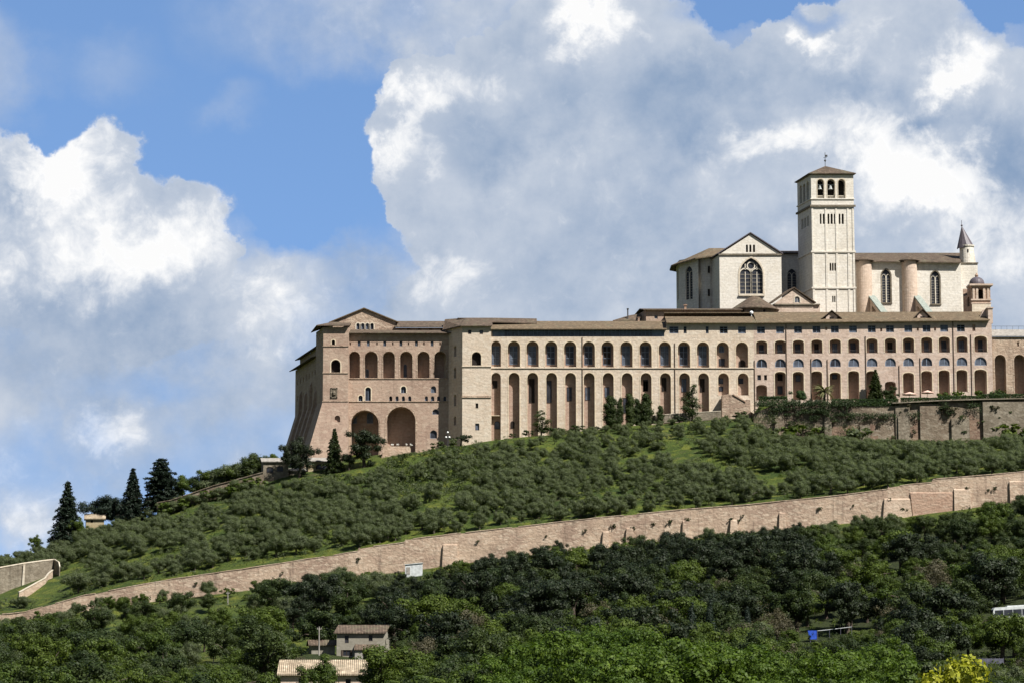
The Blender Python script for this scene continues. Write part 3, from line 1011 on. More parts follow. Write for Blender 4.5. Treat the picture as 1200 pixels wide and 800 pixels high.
# ---- the long arcaded wing
def arcade_wing():
    Y, YT = 700.8, 700.0
    F, FT = Face((0, Y), (1, Y)), Face((0, YT), (1, YT))
    x0, x1 = X_(575.3, 440, Y), X_(884, 440, Y)
    T = Thing('convent_building', 'long cream stone wing with two rows of tall round arches and a glazed gallery', 'building', ((x0 + x1) / 2, Y + 6, 64))
    m = MB()
    up_c = [(575.9, 587)] + [(c - 7.1, c + 7.1) for c in (602.3, 624.1, 646.0, 668.2, 690.0, 711.9, 734.1, 756.5, 779.2, 801.6, 823.9, 847.0, 869.6)]
    lo_c = [(575.9, 586.8)] + [(c - 6.3, c + 6.3) for c in (602.5, 624.3, 646.5, 668.7, 690.6, 712.9, 735.1, 757.3, 780.0, 802.4, 824.7, 847.9, 870.9)]
    up = [F.arch(a, b, 399.4 + 0.11 * i, 429.4 + 0.09 * i) for i, (a, b) in enumerate(up_c)]
    gy = lambda px: float(np.interp(px, [560, 600, 700, 800, 884], [519, 514, 503, 494, 491])) + 8
    lo = [F.arch(a, b, 436.2 + 0.05 * i, 462.8 if i >= 12 else gy(a)) for i, (a, b) in enumerate(lo_c)]
    top = Zz(385.2, Y)
    top2 = Zz(378.0, Y)
    xm = X_(780.5, 382, Y)
    gal = [(x0 + .4, Zz(394.4, Y)), (xm - .5, Zz(394.4, Y)), (xm - .5, Zz(385.9, Y)), (x0 + .4, Zz(385.9, Y))]
    att = [F.arch(*Z3(a, b, 189, 226), 'rect') for a, b in ((197, 245), (272, 287), (387, 402), (460, 501), (555, 596))]
    vent = []
    facade(m, F, [(x0, 50), (x1, 50), (x1, top2), (xm, top2), (xm, top), (x0, top)], [(p, 1.9) for p in up] + [(p, 1.75) for p in lo] + [(gal, 0.5)] + [(p, 0.35) for p in att])
    # end tower of the wing
    t0, t1 = X_(541.8, 440, YT), X_(575.5, 440, YT)
    tt = Zz(382.2, YT)
    tw = FT.arch(*Z2(57, 106, 320, 391), 'round')
    ts = [FT.arch(*Z2(*a), 'rect') for a in ((38, 55, 208, 229), (98, 116, 208, 229), (77, 91, 587, 613), (75, 96, 692, 728))]
    facade(m, FT, [(t0, 50), (t1, 50), (t1, tt), (t0, tt)], [(tw, 1.2)] + [(p, 0.5) for p in ts])
    m.poly([(t1, YT, 50), (t1, Y + 4, 50), (t1, Y + 4, tt), (t1, YT, tt)])
    far = (X_(524.8, 440, 706.9), 706.9)
    FLs = Face(far, (t0, YT))
    sh = [arch_poly(FLs.len * 0.5, 0.7, z, z - h, 'round', 6) for z, h in ((90, 3.0), (84, 3.0), (76.5, 3.2), (70.5, 2.5))]
    facade(m, FLs, [(0, 50), (FLs.len, 50), (FLs.len, tt), (0, tt)], [(p, 0.5) for p in sh])
    m.poly([(far[0] - 6, 722, 50), (far[0], far[1], 50), (far[0], far[1], tt), (far[0] - 6, 722, tt)])
    m.poly([(x1, 718, 50), (far[0] - 6, 722, 50), (far[0] - 6, 722, top), (x1, 718, top)])
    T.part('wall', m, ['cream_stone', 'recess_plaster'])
    # gallery glazing
    window(T, F, gal, 0.4, 'none', 'frame_blue', 'blue_glass', name='gallery_glazing')
    g = MB()
    nn = 46
    for i in range(1, nn):
        s = gal[0][0] + (gal[1][0] - gal[0][0]) * i / nn
        fbox(g, F, s - 0.06, s + 0.06, gal[0][1] + .1, gal[2][1] - .1, 0.28, 0.42)
    fbox(g, F, gal[0][0] + .1, gal[1][0] - .1, gal[0][1] + 1.25, gal[0][1] + 1.36, 0.29, 0.42)
    T.part('gallery_mullions', g, 'frame_blue')
    # tall windows behind the upper arches
    FBk = Face((0, Y + 1.9), (1, Y + 1.9))
    for i, (a, b) in enumerate(up_c):
        c = (a + b) / 2 - 0.6
        w = 4.6
        if i == 13:
            window(T, FBk, FBk.arch(c - 3.4, c + 4.4, 421.5, 430.5), 0.0, 'none', 'dark_wood')
        elif i == 12:
            window(T, FBk, FBk.arch(c - 4, c + 2, 405, 413), 0.0, 'mull')
            window(T, FBk, FBk.arch(c - 4, c + 3, 420, 429, 'rect'), 0.0, 'none', 'dark_wood')
        else:
            window(T, FBk, FBk.arch(c - w, c + w, 405.5, 427.0 + .09 * i, 'rect'), 0.0, 'cross', 'frame_blue', 'blue_glass' if i % 3 else 'glass')
    # windows and doors behind the lower arches
    FBl = Face((0, Y + 1.75), (1, Y + 1.75))
    low = [(Z2, 165, 190, 470, 510), (Z2, 175, 204, 680, 722), (Z2, 259, 279, 680, 719), (Z2, 355, 384, 460, 586), (Z2, 448, 473, 470, 586), (Z2, 553, 578, 503, 577), (Z2, 648, 672, 503, 572),
           (Z2, 749, 773, 503, 557), (Z2, 845, 890, 558, 640), (Z2, 950, 975, 470, 525), (Z3, 60, 86, 465, 525), (Z3, 157, 181, 455, 526), (Z3, 260, 286, 460, 530), (Z3, 356, 381, 460, 530),
           (Z3, 455, 478, 458, 487), (Z3, 455, 478, 500, 526), (Z3, 558, 582, 458, 487)]
    for (Z, a, b, c, d) in low:
        window(T, FBl, FBl.arch(*Z(a, b, c, d), 'round' if d - c < 45 and c > 600 else 'rect'), 0.0, 'none' if d - c < 60 else 'mull', 'dark_wood')
    for p in att:
        window(T, F, p, 0.3, 'cross')
    for p in ts:
        window(T, FT, p, 0.4, 'none', 'dark_wood')
    trims(T, F, up[1:], 0.26)
    trims(T, F, lo[1:], 0.28)
    window(T, FT, tw, 1.15, 'none', 'dark_wood', 'void')
    trims(T, FT, [tw], 0.3)
    band(T, F, x0, x1, Zz(430.9, Y), 0.22, 0.24, 'cream_stone')
    band(T, FT, t0 - .1, t1 + .1, Zz(429, YT), 0.22, 0.24, 'cream_stone')
    band(T, FT, t0 - .1, t1 + .1, Zz(464.4, YT), 0.5, 0.25, 'rubble_wall')
    for px, a, b in ((682.3, 395, 500), (790.6, 402, 494), (884.0, 422, 492)):
        pipe(T, F, px, a, b)
    # little balcony in the first arch
    m = MB()
    s, z = F.pt(581, 486)
    fbox(m, F, s - 1.3, s + 1.3, z - .15, z, 0.3, 1.75)
    T.part('balcony', m, 'trim')
    # roofs
    m = MB()
    e, r = Zz(386.2, Y - 1.1), Zz(377.2, 709)
    xa, xb = x0 - 0.2, X_(781.3, 382, Y)
    slab_roof(m, [(xa, Y - 1.1, e), (xb, Y - 1.1, e), (xb, 709, r), (xa, 709, r)], 0.22)
    slab_roof(m, [(xa, 709.02, r), (xb, 709.02, r), (xb, 719, r - 3.4), (xa - 4, 722, r - 3.8)], 0.22)
    T.part('roof', m, 'tiles_ochre')
    m = MB()
    e = Zz(382.4, YT - 1.0)
    a0, a1 = X_(540.0, 381, YT), X_(577, 381, YT)
    r2 = Zz(373.5, 709)
    rr_ = X_(629, 374, 709)
    slab_roof(m, [(a0, YT - 1, e), (a1, YT - 1, e), (a1, 709, r2), (a0 + 1.2, 709, r2)], 0.24)
    slab_roof(m, [(a1, 704, (e + r2) / 2), (rr_, 705.5, (e + r2) / 2 - 0.2), (rr_, 709, r2 - .2), (a1, 709, r2)], 0.24)
    slab_roof(m, [(far[0] - 1.6, far[1] + 1, e), (a0, YT - 1, e), (a0 + 1.2, 709, r2), (far[0] - 1, 712, r2)], 0.24)
    slab_roof(m, [(a0 - 1, 709.02, r2), (rr_, 709.02, r2 - .2), (rr_, 720, r2 - 4), (a0 - 6, 722, r2 - 4)], 0.24)
    T.part('tower_roof', m, 'tiles')


arcade_wing()


# ---- the pink east wing
def east_wing():
    Y = 700.8
    F = Face((0, Y), (1, Y))
    x0, x1 = X_(884, 440, Y), X_(1163.4, 440, Y)
    T = Thing('convent_building', 'pinkish stone east wing with three rows of openings and square attic windows', 'building', ((x0 + x1) / 2, Y + 6, 72))
    m = MB()
    cs = [892.6, 914.5, 935.6, 957.2, 978.8, 1000.5, 1021.9, 1043.5, 1064.7, 1086.0, 1106.6, 1127.3, 1149.2]
    t_ = lambda i: i / 12.0
    bal = [F.arch(c - (6.5 if i < 12 else 7.4), c + (6.5 if i < 12 else 7.4), 399.2 - 5.6 * t_(i), 414.4 - 1.9 * t_(i), 'seg') for i, c in enumerate(cs)]
    seg = [F.arch(c - (6.3 if i < 12 else 7.2), c + (6.3 if i < 12 else 7.2), 420.4 - 2.4 * t_(i), 430.3 - 2.4 * t_(i), 'round') for i, c in enumerate(cs)]
    ltop = [450.5, 435.3, 435.3, 434.6, 436.0, 434.3, 434.3, 446.5, 436.3, 434.3, 433.4, 433.0, 432.6]
    lbot = [468.5, 464, 468, 468, 468, 468, 468, 468, 460.3, 459.2, 468, 458.6, 461]
    low = [F.arch(c - (6.4 if i < 12 else 7.3), c + (6.4 if i < 12 else 7.3), ltop[i], lbot[i], 'seg') for i, c in enumerate(cs)]
    att = [F.arch(a - 4.6, a + 4.6, 382.6 - 2.2 * (a - 890) / 240, 390.8 - 2.2 * (a - 890) / 240, 'rect') for a in
           (891.8, 914.2, 935.2, 956.8, 978.3, 999.6, 1021.6, 1042.9, 1064.4, 1085.8, 1106.4, 1126)]
    tiny = [F.arch(a - 1.2, a + 1.2, y - 2, y + 2, 'rect') for a, y in ((968.3, 385), (1032.7, 386.5), (1075.5, 385.8), (1095.7, 385.6))] + [F.arch(1139.5, 1143, 380.5, 388, 'rect')]
    sm = [F.arch(*Z3(656, 675, 440, 467), 'rect'), F.arch(*Z3(691, 706, 440, 467), 'rect')]
    zt0, zt1 = Zz(377.8, Y), Zz(374.6, Y)
    facade(m, F, [(x0, 60), (x1, 60), (x1, zt1), (x0, zt0)],
           [(p, 2.2) for p in bal] + [(p, 0.4) for p in seg] + [(p, 3.0) for p in low] + [(p, 0.35) for p in att] + [(p, 0.5) for p in tiny + sm])
    wall_shell(m, [(x0, Y), (x1, Y), (x1 - 0.5, 717), (x0, 718)], 60, zt0 - .1)
    T.part('wall', m, ['pink_stone', 'recess_plaster'])
    for p in att:
        window(T, F, p, 0.3, 'cross')
    for p in seg:
        window(T, F, p, 0.35, 'mull', 'frame_blue', 'blue_glass')
    for p in sm:
        window(T, F, p, 0.4, 'none', 'dark_wood')
    FBk = Face((0, Y + 2.2), (1, Y + 2.2))
    for i, c in enumerate(cs):
        window(T, FBk, FBk.arch(c - 3.2 - (i % 3) * 0.5, c + 2.2, 404 - 5 * t_(i), 413.8 - 1.9 * t_(i), 'rect'), 0.0, 'mull', 'dark_wood')
        mm = MB()
        s0, s1 = bal[i][0][0], bal[i][1][0]
        zb = bal[i][0][1]
        fbox(mm, F, s0 + .02, s1 - .02, zb + .85, zb + .92, 0.5, 0.56)
        for k in range(9):
            s = s0 + .15 + (s1 - s0 - .3) * k / 8
            fbox(mm, F, s - .02, s + .02, zb + 0.01, zb + .85, 0.51, 0.55)
        T.part('railing', mm, 'iron')
    FBl = Face((0, Y + 3.0), (1, Y + 3.0))
    for c, a, b in ((914.5, 438, 446), (914.5, 452, 462), (935.6, 439, 447), (978.5, 438, 444)):
        window(T, FBl, FBl.arch(c - 3.5, c + 2.5, a, b, 'rect'), 0.0, 'none', 'dark_wood')
    trims(T, F, bal, 0.24)
    trims(T, F, [low[i] for i in range(13) if i not in (0, 7)], 0.26)
    for px, a, b in ((921, 380, 468), (950.3, 420, 470), (969.4, 421, 470), (1014, 394, 470), (1078.0, 419, 466), (1116.5, 376, 462), (1137.5, 392, 462), (1053.5, 428, 464)):
        pipe(T, F, px, a, b)
    # roof with two dormers
    ea, eb = Zz(378.8, Y - 1.1), Zz(375.8, Y - 1.1)
    m = MB()
    xq = X_(780.8, 378, Y)
    xn = X_(886, 372, Y)
    xe = X_(1159.5, 372, Y)
    ra, rb, rc = Zz(372.0, 707.5), Zz(367.2, 710), Zz(366.2, 710)
    slab_roof(m, [(xq, Y - 1.1, ea), (xn, Y - 1.1, ea), (xn, 707.5, ra), (xq, 707.5, ra)], 0.22)
    slab_roof(m, [(xn + .02, Y - 1.1, ea), (xe, Y - 1.1, eb), (xe, 710, rc), (xn + .02, 710, rb)], 0.22)
    slab_roof(m, [(xq, 710.02, rb), (xe, 710.02, rc), (xe, 719, rc - 3.0), (xq, 719, rb - 3.0)], 0.22)
    roof = T.part('roof', m, 'tiles_ochre')
    for c, hw, y0, y1 in ((974.5, 12, 364.5, 373.5), (1081, 11, 362.8, 373)):
        m = MB()
        Yd = 703.0
        sc = F.scale(c, 370)
        xc = X_(c, 370, Yd)
        w = hw * sc
        za, zb = Zz(y0, Yd), Zz(y1 - 2.5, Yd)
        zc = zb - 1.9
        m.add([(xc - w * .55, Yd, zc), (xc + w * .55, Yd, zc), (xc + w * .55, Yd, zb), (xc, Yd, za - .3), (xc - w * .55, Yd, zb)], [(0, 1, 2, 3, 4)])
        for sg in (-1, 1):
            m.poly([(xc + sg * w * .55, Yd, zc), (xc + sg * w * .55, Yd + 7, zc), (xc + sg * w * .55, Yd + 7, zb), (xc + sg * w * .55, Yd, zb)])
        d = T.part('dormer', m, 'pink_stone', roof)
        m = MB()
        for sg in (-1, 1):
            q = [(xc + sg * w, Yd - .7, zb - .75), (xc, Yd - .7, za), (xc, Yd + 7.5, za), (xc + sg * w, Yd + 7.5, zb - .75)]
            slab_roof(m, q, 0.22)
        m.box(xc - 0.55, xc + .55, Yd - .06, Yd + .05, zb - 1.3, zb - .1, 1)
        T.part('dormer_roof', m, ['tiles', 'void'], roof)
    # stepped parapet on the east end
    m = MB()
    za = Zz(374.6, Y)
    xs = [X_(px, 368, Y) for px in (1147.5, 1154.5, 1158.0, 1163.4)]
    m.extrude([(xs[0], Y + 3.0, za - .4), (xs[1], Y + 3.0, Zz(363, Y + 3)), (xs[2] + .2, Y + 3.0, Zz(361.5, Y + 3)), (xs[2] + .2, Y + 3.0, za - .4)], (0, 0.7, 0))
    m.box(xs[2], xs[3] - .01, Y + .02, Y + 15, za - 1, Zz(361.5, Y))
    m.box(xs[2] - .2, xs[3] + .2, Y - .2, Y + 15.2, Zz(361.5, Y), Zz(360.2, Y))
    T.part('parapet', m, 'pink_stone')


east_wing()


# ---- arched wall that carries on to the east
def east_wall():
    Y = 701.6
    F = Face((0, Y), (1, Y))
    x0, x1 = X_(1163.6, 440, Y), X_(1330, 440, Y)
    T = Thing('arched_wall', 'tall brown arched wall with pale sloping top running east from the pink wing', 'wall', ((x0 + x1) / 2, Y + 3, 72))
    m = MB()
    ar = [F.arch(c - 6.5, c + 6.5, 415.2, 462.5) for c in (1172.5, 1195.2, 1218, 1240.7, 1263.4, 1286)]
    tn = [F.arch(c - 1.2, c + 1.2, 400.5, 405.5, 'rect') for c in (1193, 1238, 1282)]
    zt = Zz(394.5, Y)
    facade(m, F, [(x0, 60), (x1, 60), (x1, zt), (x0, zt)], [(p, 2.4) for p in ar] + [(p, .4) for p in tn])
    wall_shell(m, [(x0, Y), (x1, Y), (x1, Y + 12), (x0, Y + 12)], 60, zt)
    T.part('wall', m, ['rubble_wall', 'recess_plaster'])
    trims(T, F, ar, 0.26, 'rubble_pale')
    m = MB()
    slab_roof(m, [(x0, Y - .5, zt), (x1, Y - .5, zt), (x1, Y + 6, Zz(387, Y + 6)), (x0, Y + 6, Zz(387, Y + 6))], 0.2)
    T.part('sloping_top', m, 'concrete')
    m = MB()
    for i in range(26):
        xx = x0 + .5 + i * 1.6
        m.box(xx - .03, xx + .03, Y + 5.8, Y + 5.86, Zz(387, Y + 6), Zz(387, Y + 6) + 1.1)
    m.box(x0, x1, Y + 5.79, Y + 5.87, Zz(387, Y + 6) + 1.06, Zz(387, Y + 6) + 1.14)
    T.part('railing', m, 'iron')


east_wall()


# ---- low block seen over the wings' roofs
def upper_block():
    Y = 713.0
    F = Face((0, Y), (1, Y))
    x0, x1 = X_(757, 367, Y), X_(868, 367, Y)
    T = Thing('convent_building', 'low brown block with flat tiled roof rising behind the arcaded wing roof', 'building', ((x0 + x1) / 2, Y + 4, 85))
    zt = Zz(363.2, Y)
    ws = [F.arch(*Z3(a - 9, a + 9, 131, 150), 'rect') for a in (128, 178, 260, 310)]
    m = MB()
    facade(m, F, [(x0, 80), (x1, 80), (x1, zt), (x0, zt)], [(p, .4) for p in ws])
    wall_shell(m, [(x0, Y), (x1, Y), (x1 - 2, Y + 12), (x0 - 2.4, Y + 12)], 80, zt)
    T.part('wall', m, ['brown_stone', 'void'])
    for p in ws:
        window(T, F, p, .3, 'none', 'frame_stone')
    m = MB()
    e = Zz(363.6, Y - 1)
    slab_roof(m, [(x0 - .8, Y - 1, e), (x1 + .5, Y - 1, e), (x1, Y + 6, e + 1.2), (x0 - 1.5, Y + 6, e + 1.2)], .25)
    slab_roof(m, [(x0 - 1.5, Y + 6.02, e + 1.2), (x1, Y + 6.02, e + 1.2), (x1 - 2, Y + 13, e), (x0 - 3, Y + 13, e)], .25)
    T.part('roof', m, 'tiles')
    m = MB()
    q0, q1 = X_(722, 374, 716), X_(752, 374, 716)
    slab_roof(m, [(q0 - 1, 715, Zz(376.5, 715)), (q1, 715, Zz(376.5, 715)), (q1, 719, Zz(368.5, 719)), (q0 + 4, 719, Zz(370.5, 719))], .25)
    T.part('side_roof', m, 'tiles')
    for px, py0, py1, r in ((735.7, 361.5, 374, .18), (803.2, 357.0, 372, .3), (748.5, 372, 378, .25)):
        m = MB()
        q = P(px, py1, 716 if px < 740 else Y - .3)
        h = Zz(py0, q[1]) - Zz(py1, q[1])
        m.box(q[0] - r, q[0] + r, q[1] - r, q[1] + r, q[2], q[2] + h)
        m.box(q[0] - r * 1.6, q[0] + r * 1.6, q[1] - r * 1.6, q[1] + r * 1.6, q[2] + h * .9, q[2] + h)
        T.part('chimney', m, 'iron' if r < .2 else 'rubble_red')


upper_block()


# ================================================================== the basilica
def gothic_tracery(T, F, poly, dep, name='window'):
    """Great two-light pointed window: frame, two pointed lights with mullions, and the glass."""
    xs = [p[0] for p in poly]
    zs = [p[1] for p in poly]
    x0, x1, z0, z1 = min(xs), max(xs), min(zs), max(zs)
    w = x1 - x0
    c = (x0 + x1) / 2
    g = MB()
    g.extrude([F.M(p[0], p[1], dep - .03) for p in poly], tuple(Vector(F.M(0, 0, .035)) - Vector(F.M(0, 0, 0))))
    m = MB()
    b = w * .045
    fbox(m, F, c - b / 2, c + b / 2, z0, z0 + (z1 - z0) * .66, dep - .3, dep)
    for k in (-1, 1):
        cc = c + k * w * .25
        ap = arch_poly(cc, w * .235, z0 + (z1 - z0) * .70, z0, 'round', 12)
        ring(m, F, ap, b * 1.1, dep - .3, dep)
        fbox(m, F, cc - b / 3, cc + b / 3, z0, z0 + (z1 - z0) * .62, dep - .2, dep)
        for j in range(1, 6):
            fbox(m, F, cc - w * .22, cc + w * .22, z0 + (z1 - z0) * .11 * j - .03, z0 + (z1 - z0) * .11 * j + .03, dep - .12, dep)
    rc = z0 + (z1 - z0) * .79
    n = 14
    for i in range(n):
        a, a2 = 2 * math.pi * i / n, 2 * math.pi * (i + 1) / n
        q = [(c + r * math.cos(t), rc + r * math.sin(t)) for r, t in ((w * .14, a), (w * .14 + b, a), (w * .14 + b, a2), (w * .14, a2))]
        m.hexa([F.M(*v, dep - .3) for v in q], [F.M(*v, dep) for v in q])
    for k in (-1, 1):
        fbox(m, F, c + k * w * .25 - b / 2, c + k * w * .25 + b / 2, z0 + (z1 - z0) * .68, z0 + (z1 - z0) * .84, dep - .3, dep)
    wo = T.part(name, m, 'frame_stone')
    T.part('pane', g, 'glass', wo)


def lancet(T, F, poly, dep, frame='frame_stone'):
    """Two-light lancet with a small oculus on top."""
    xs = [p[0] for p in poly]
    zs = [p[1] for p in poly]
    x0, x1, z0, z1 = min(xs), max(xs), min(zs), max(zs)
    w, c = x1 - x0, (min(xs) + max(xs)) / 2
    g = MB()
    g.extrude([F.M(p[0], p[1], dep - .03) for p in poly], tuple(Vector(F.M(0, 0, .035)) - Vector(F.M(0, 0, 0))))
    m = MB()
    fbox(m, F, c - w * .06, c + w * .06, z0, z0 + (z1 - z0) * .78, dep - .3, dep)
    for k in (-1, 1):
        ring(m, F, arch_poly(c + k * w * .25, w * .21, z0 + (z1 - z0) * .84, z0, 'point', 8), w * .05, dep - .25, dep)
    k = int((z1 - z0) / 0.9)
    for i in range(1, k):
        z = z0 + (z1 - z0) * .78 * i / k
        fbox(m, F, x0 + .05, x1 - .05, z - .025, z + .025, dep - .1, dep)
    wo = T.part('window', m, frame)
    T.part('pane', g, 'glass', wo)


def basilica():
    T = Thing('church', 'pale stone gothic basilica with gabled transept, polygonal apse and buttressed nave', 'church', (X_(960, 360, 745), 745, 74))
    zb = 74.0
    # transept
    Y = 735.0
    F = Face((0, Y), (1, Y))
    x0, x1 = X_(843.2, 320, Y), X_(915.8, 320, Y)
    xa = X_(879.3, 275, Y)
    zc, za = Zz(298.5, Y), Zz(274.5, Y)
    big = F.arch(866.8, 894.0, 302.5, 344.5, 'point', 16)
    gw = [F.arch(*Z5(a - 5, a + 5, 467, 503), 'round', 6) for a in (421.5, 437.5, 454.5)]
    m = MB()
    facade(m, F, [(x0, zb), (x1, zb), (x1, zc), (xa, za), (x0, zc)], [(big, .9)] + [(p, .8) for p in gw])
    fl = (X_(836.4, 330, 742), 742.0)
    FL = Face(fl, (x0, Y))
    facade(m, FL, [(0, zb), (FL.len, zb), (FL.len, zc), (0, zc)], [])
    m.poly([(x1, Y, zb), (x1 - 2, 752, zb), (x1 - 2, 752, zc), (x1, Y, zc)])
    m.poly([(x1 - 2, 763, zb), (fl[0] - 4, 763, zb), (fl[0] - 4, 763, zc), (xa - 5, 763, za), (x1 - 2, 763, zc)])
    m.poly([(fl[0] - 4, 763, zb), (fl[0], fl[1], zb), (fl[0], fl[1], zc), (fl[0] - 4, 763, zc)])
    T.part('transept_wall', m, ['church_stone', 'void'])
    gothic_tracery(T, F, big, .75)
    m = MB()
    ring(m, F, big, .45, -.12, .1)
    T.part('window_moulding', m, 'coping')
    m = MB()
    s0, z0 = F.pt(865.5, 346)
    s1, _ = F.pt(896, 346)
    fbox(m, F, s0, s1, z0 - .3, z0 + .15, -.5, .2)
    T.part('window_sill', m, 'coping')
    band(T, F, x0 - .2, x1 + .2, zc, .45, .35, 'grey_stone', 'cornice')
    m = MB()
    for sx, sg in ((x0, -1), (x1, 1)):
        q = [(sx + sg * .5, Y - .45, zc + .1), (xa, Y - .45, za + .25), (xa - 5, 764, za + .25), (sx + sg * .5 - 5, 764, zc + .1)]
        slab_roof(m, q if sg < 0 else q[::-1], .3)
    T.part('transept_roof', m, 'lead')
    # stair turret and apse
    zt = Zz(300.5, 744)
    m = MB()
    tc = P(828.5, 330, 747)
    m.lathe(tc[0], tc[1], [(3.0, zb), (3.0, zt + .3)], 14)
    T.part('stair_turret', m, 'church_stone')
    for py in (316, 343):
        m = MB()
        px = 830.7
        q = P(px, py, 743.9)
        m.box(q[0] - .28, q[0] + .28, q[1] - .15, q[1] + .4, q[2] - 1.0, q[2] + 1.0)
        T.part('slit_window', m, 'void')
    pl = [(X_(818.5, 330, 743.5), 743.5), (X_(796.3, 330, 748.5), 748.5), (X_(792.6, 330, 755), 755.0), (X_(797, 330, 763), 763.0), (X_(822, 330, 766), 766.0)]
    m = MB()
    wins = []
    for i in range(4):
        Fa = Face(pl[i + 1], pl[i])
        L = Fa.len
        zA = zt - .4
        hs = []
        if i == 0:
            a = Fa.pt(807.5, 340)[0]
            hs = [arch_poly(a, 1.35, Zz(312, 746), Zz(351, 746), 'point', 10)]
        elif i == 1:
            hs = [arch_poly(L / 2, 1.35, Zz(315, 752), Zz(352, 752), 'point', 10)]
        facade(m, Fa, [(0, zb), (L, zb), (L, zA), (0, zA)], [(h, .6) for h in hs])
        wins += [(Fa, h) for h in hs]
    T.part('apse_wall', m, ['church_stone', 'void'])
    for Fa, h in wins:
        lancet(T, Fa, h, .5)
    m = MB()
    ap = P(831, 291.0, 752)
    ev = [P(842.8, 298.6, 742.0), P(815, 302.3, 741.9), P(786.3, 311.0, 748.2), (P(786.3, 311, 748)[0] + .2, 758, Zz(311, 750)), (pl[4][0], 770, Zz(311, 750))]
    for i in range(4):
        a, b = Vector(ev[i]), Vector(ev[i + 1])
        m.add([a, b, ap, a + Vector((0, 0, -.35)), b + Vector((0, 0, -.35)), Vector(ap) + Vector((0, 0, -.35))], [(0, 2, 1), (3, 4, 5), (0, 1, 4, 3), (1, 2, 5, 4), (2, 0, 3, 5)])
    m.add([ev[0], ap, (ap[0] + 6, ap[1], ap[2]), (ev[0][0] + 3, ev[0][1] + 8, ev[0][2])], [(0, 1, 2, 3)])
    T.part('apse_roof', m, 'tiles_ochre')
    # nave, west of the tower
    Yn = 747.0
    Fn = Face((0, Yn), (1, Yn))
    n0, n1 = X_(912, 320, Yn), X_(945, 320, Yn)
    zn = Zz(298.0, Yn)
    lw = Fn.arch(922.5, 933.5, 315, 345, 'point')
    m = MB()
    facade(m, Fn, [(n0, zb), (n1, zb), (n1, zn), (n0, zn)], [(lw, .6)])
    # nave, east of the tower
    Ye = 741.0
    Fe = Face((0, Ye), (1, Ye))
    e0, e1 = X_(998, 320, Ye), X_(1126, 320, Ye)
    ze = Zz(306.5, Ye)
    ws = [Fe.arch(1033.4, 1043.9, 315.5, 354.5, 'point'), Fe.arch(1091.2, 1101.4, 317.5, 356, 'point')]
    facade(m, Fe, [(e0, zb), (e1, zb), (e1, ze), (e0, ze)], [(p, .7) for p in ws])
    wall_shell(m, [(e0, Ye), (e1, Ye), (e1, 768), (n0, 768), (n0, Yn)], zb, ze, 0, (0, 4))
    T.part('nave_wall', m, ['church_stone', 'void'])
    lancet(T, Fn, lw, .5)
    for p in ws:
        lancet(T, Fe, p, .55)
    trims(T, Fe, ws, .3, 'grey_stone', 'window_moulding')
    for p in ws:
        m = MB()
        c = (p[0][0] + p[1][0]) / 2
        fbox(m, Fe, c - 1.6, c + 1.6, p[0][1] - .4, p[0][1] - .05, -.35, .1)
        T.part('window_sill', m, 'grey_stone')
    m = MB()
    ee, rr = Zz(306.8, Ye - 1.3), Zz(297.6, 754)
    slab_roof(m, [(e0, Ye - 1.3, ee), (X_(1125, 306, Ye), Ye - 1.3, Zz(308.6, Ye - 1.3)), (X_(1125, 300, 754), 754, rr), (e0, 754, rr)], .3)
    slab_roof(m, [(n0, Yn - 1.2, Zz(298.2, Yn)), (e0, Yn - 1.2, Zz(298.2, Yn)), (e0, 754, rr + .6), (n0, 754, rr + .6)], .3)
    slab_roof(m, [(n0, 754.02, rr), (e1, 754.02, rr), (e1, 769, ee - .3), (n0, 769, ee - .3)], .3)
    T.part('nave_roof', m, 'tiles')
    for px in (1012.7, 1065.8):                                # round buttress towers with their sloping flyers
        c = P(px, 330, Ye + .2)
        m = MB()
        r = 9.1 * Fe.scale(px, 330)
        m.lathe(c[0], c[1], [(r, zb), (r, ze + .02)], 24)
        T.part('round_buttress', m, 'church_pink', smooth=False)
        m = MB()
        m.lathe(c[0], c[1], [(r + .9, ze + .0), (r + .85, ze + .25), (0.4, ze + 1.6)], 24)
        T.part('buttress_cap', m, 'tiles')
        m = MB()
        t0, t1 = P(px + 4, 345.0, Ye - 1.2), P(px + 22, 368.5, Ye - 10)
        wv = Vector((2.3, 1.6, 0))
        a, b = Vector(t0), Vector(t1)
        dz = Vector((0, 0, -.5))
        m.hexa([a, a + wv, b + wv, b], [a + dz, a + wv + dz, b + wv + dz, b + dz], 0)
        dz2 = Vector((0, 0, -2.0))
        w1, w2 = wv * .12, wv * .88
        m.hexa([a + w1 + dz, a + w2 + dz, b + w2 + dz, b + w1 + dz], [a + w1 + dz2, a + w2 + dz2, b + w2 + dz2, b + w1 + dz2], 1)
        q = a.lerp(b, .06)
        m.hexa([q + w1 + dz2, q + w2 + dz2, a.lerp(b, .22) + w2 + dz2, a.lerp(b, .22) + w1 + dz2], [Vector((p.x, p.y, zb)) for p in (q + w1, q + w2, a.lerp(b, .22) + w2, a.lerp(b, .22) + w1)], 1)
        m.hexa([a.lerp(b, .8) + w1 + dz2, a.lerp(b, .8) + w2 + dz2, b + w2 + dz2, b + w1 + dz2], [Vector((p.x, p.y, zb)) for p in (a.lerp(b, .8) + w1, a.lerp(b, .8) + w2, b + w2, b + w1)], 1)
        T.part('flying_buttress', m, ['copper', 'church_pink'])
    # facade end with its round stair turret and spire
    Yf = 743.0
    Ff = Face((0, Yf), (1, Yf))
    f0, f1 = X_(1124.3, 320, Yf), X_(1145.8, 320, Yf)
    m = MB()
    zf = Zz(308.6, Yf)
    facade(m, Ff, [(f0, zb), (f1, zb), (f1, zf), (f0, zf)], [])
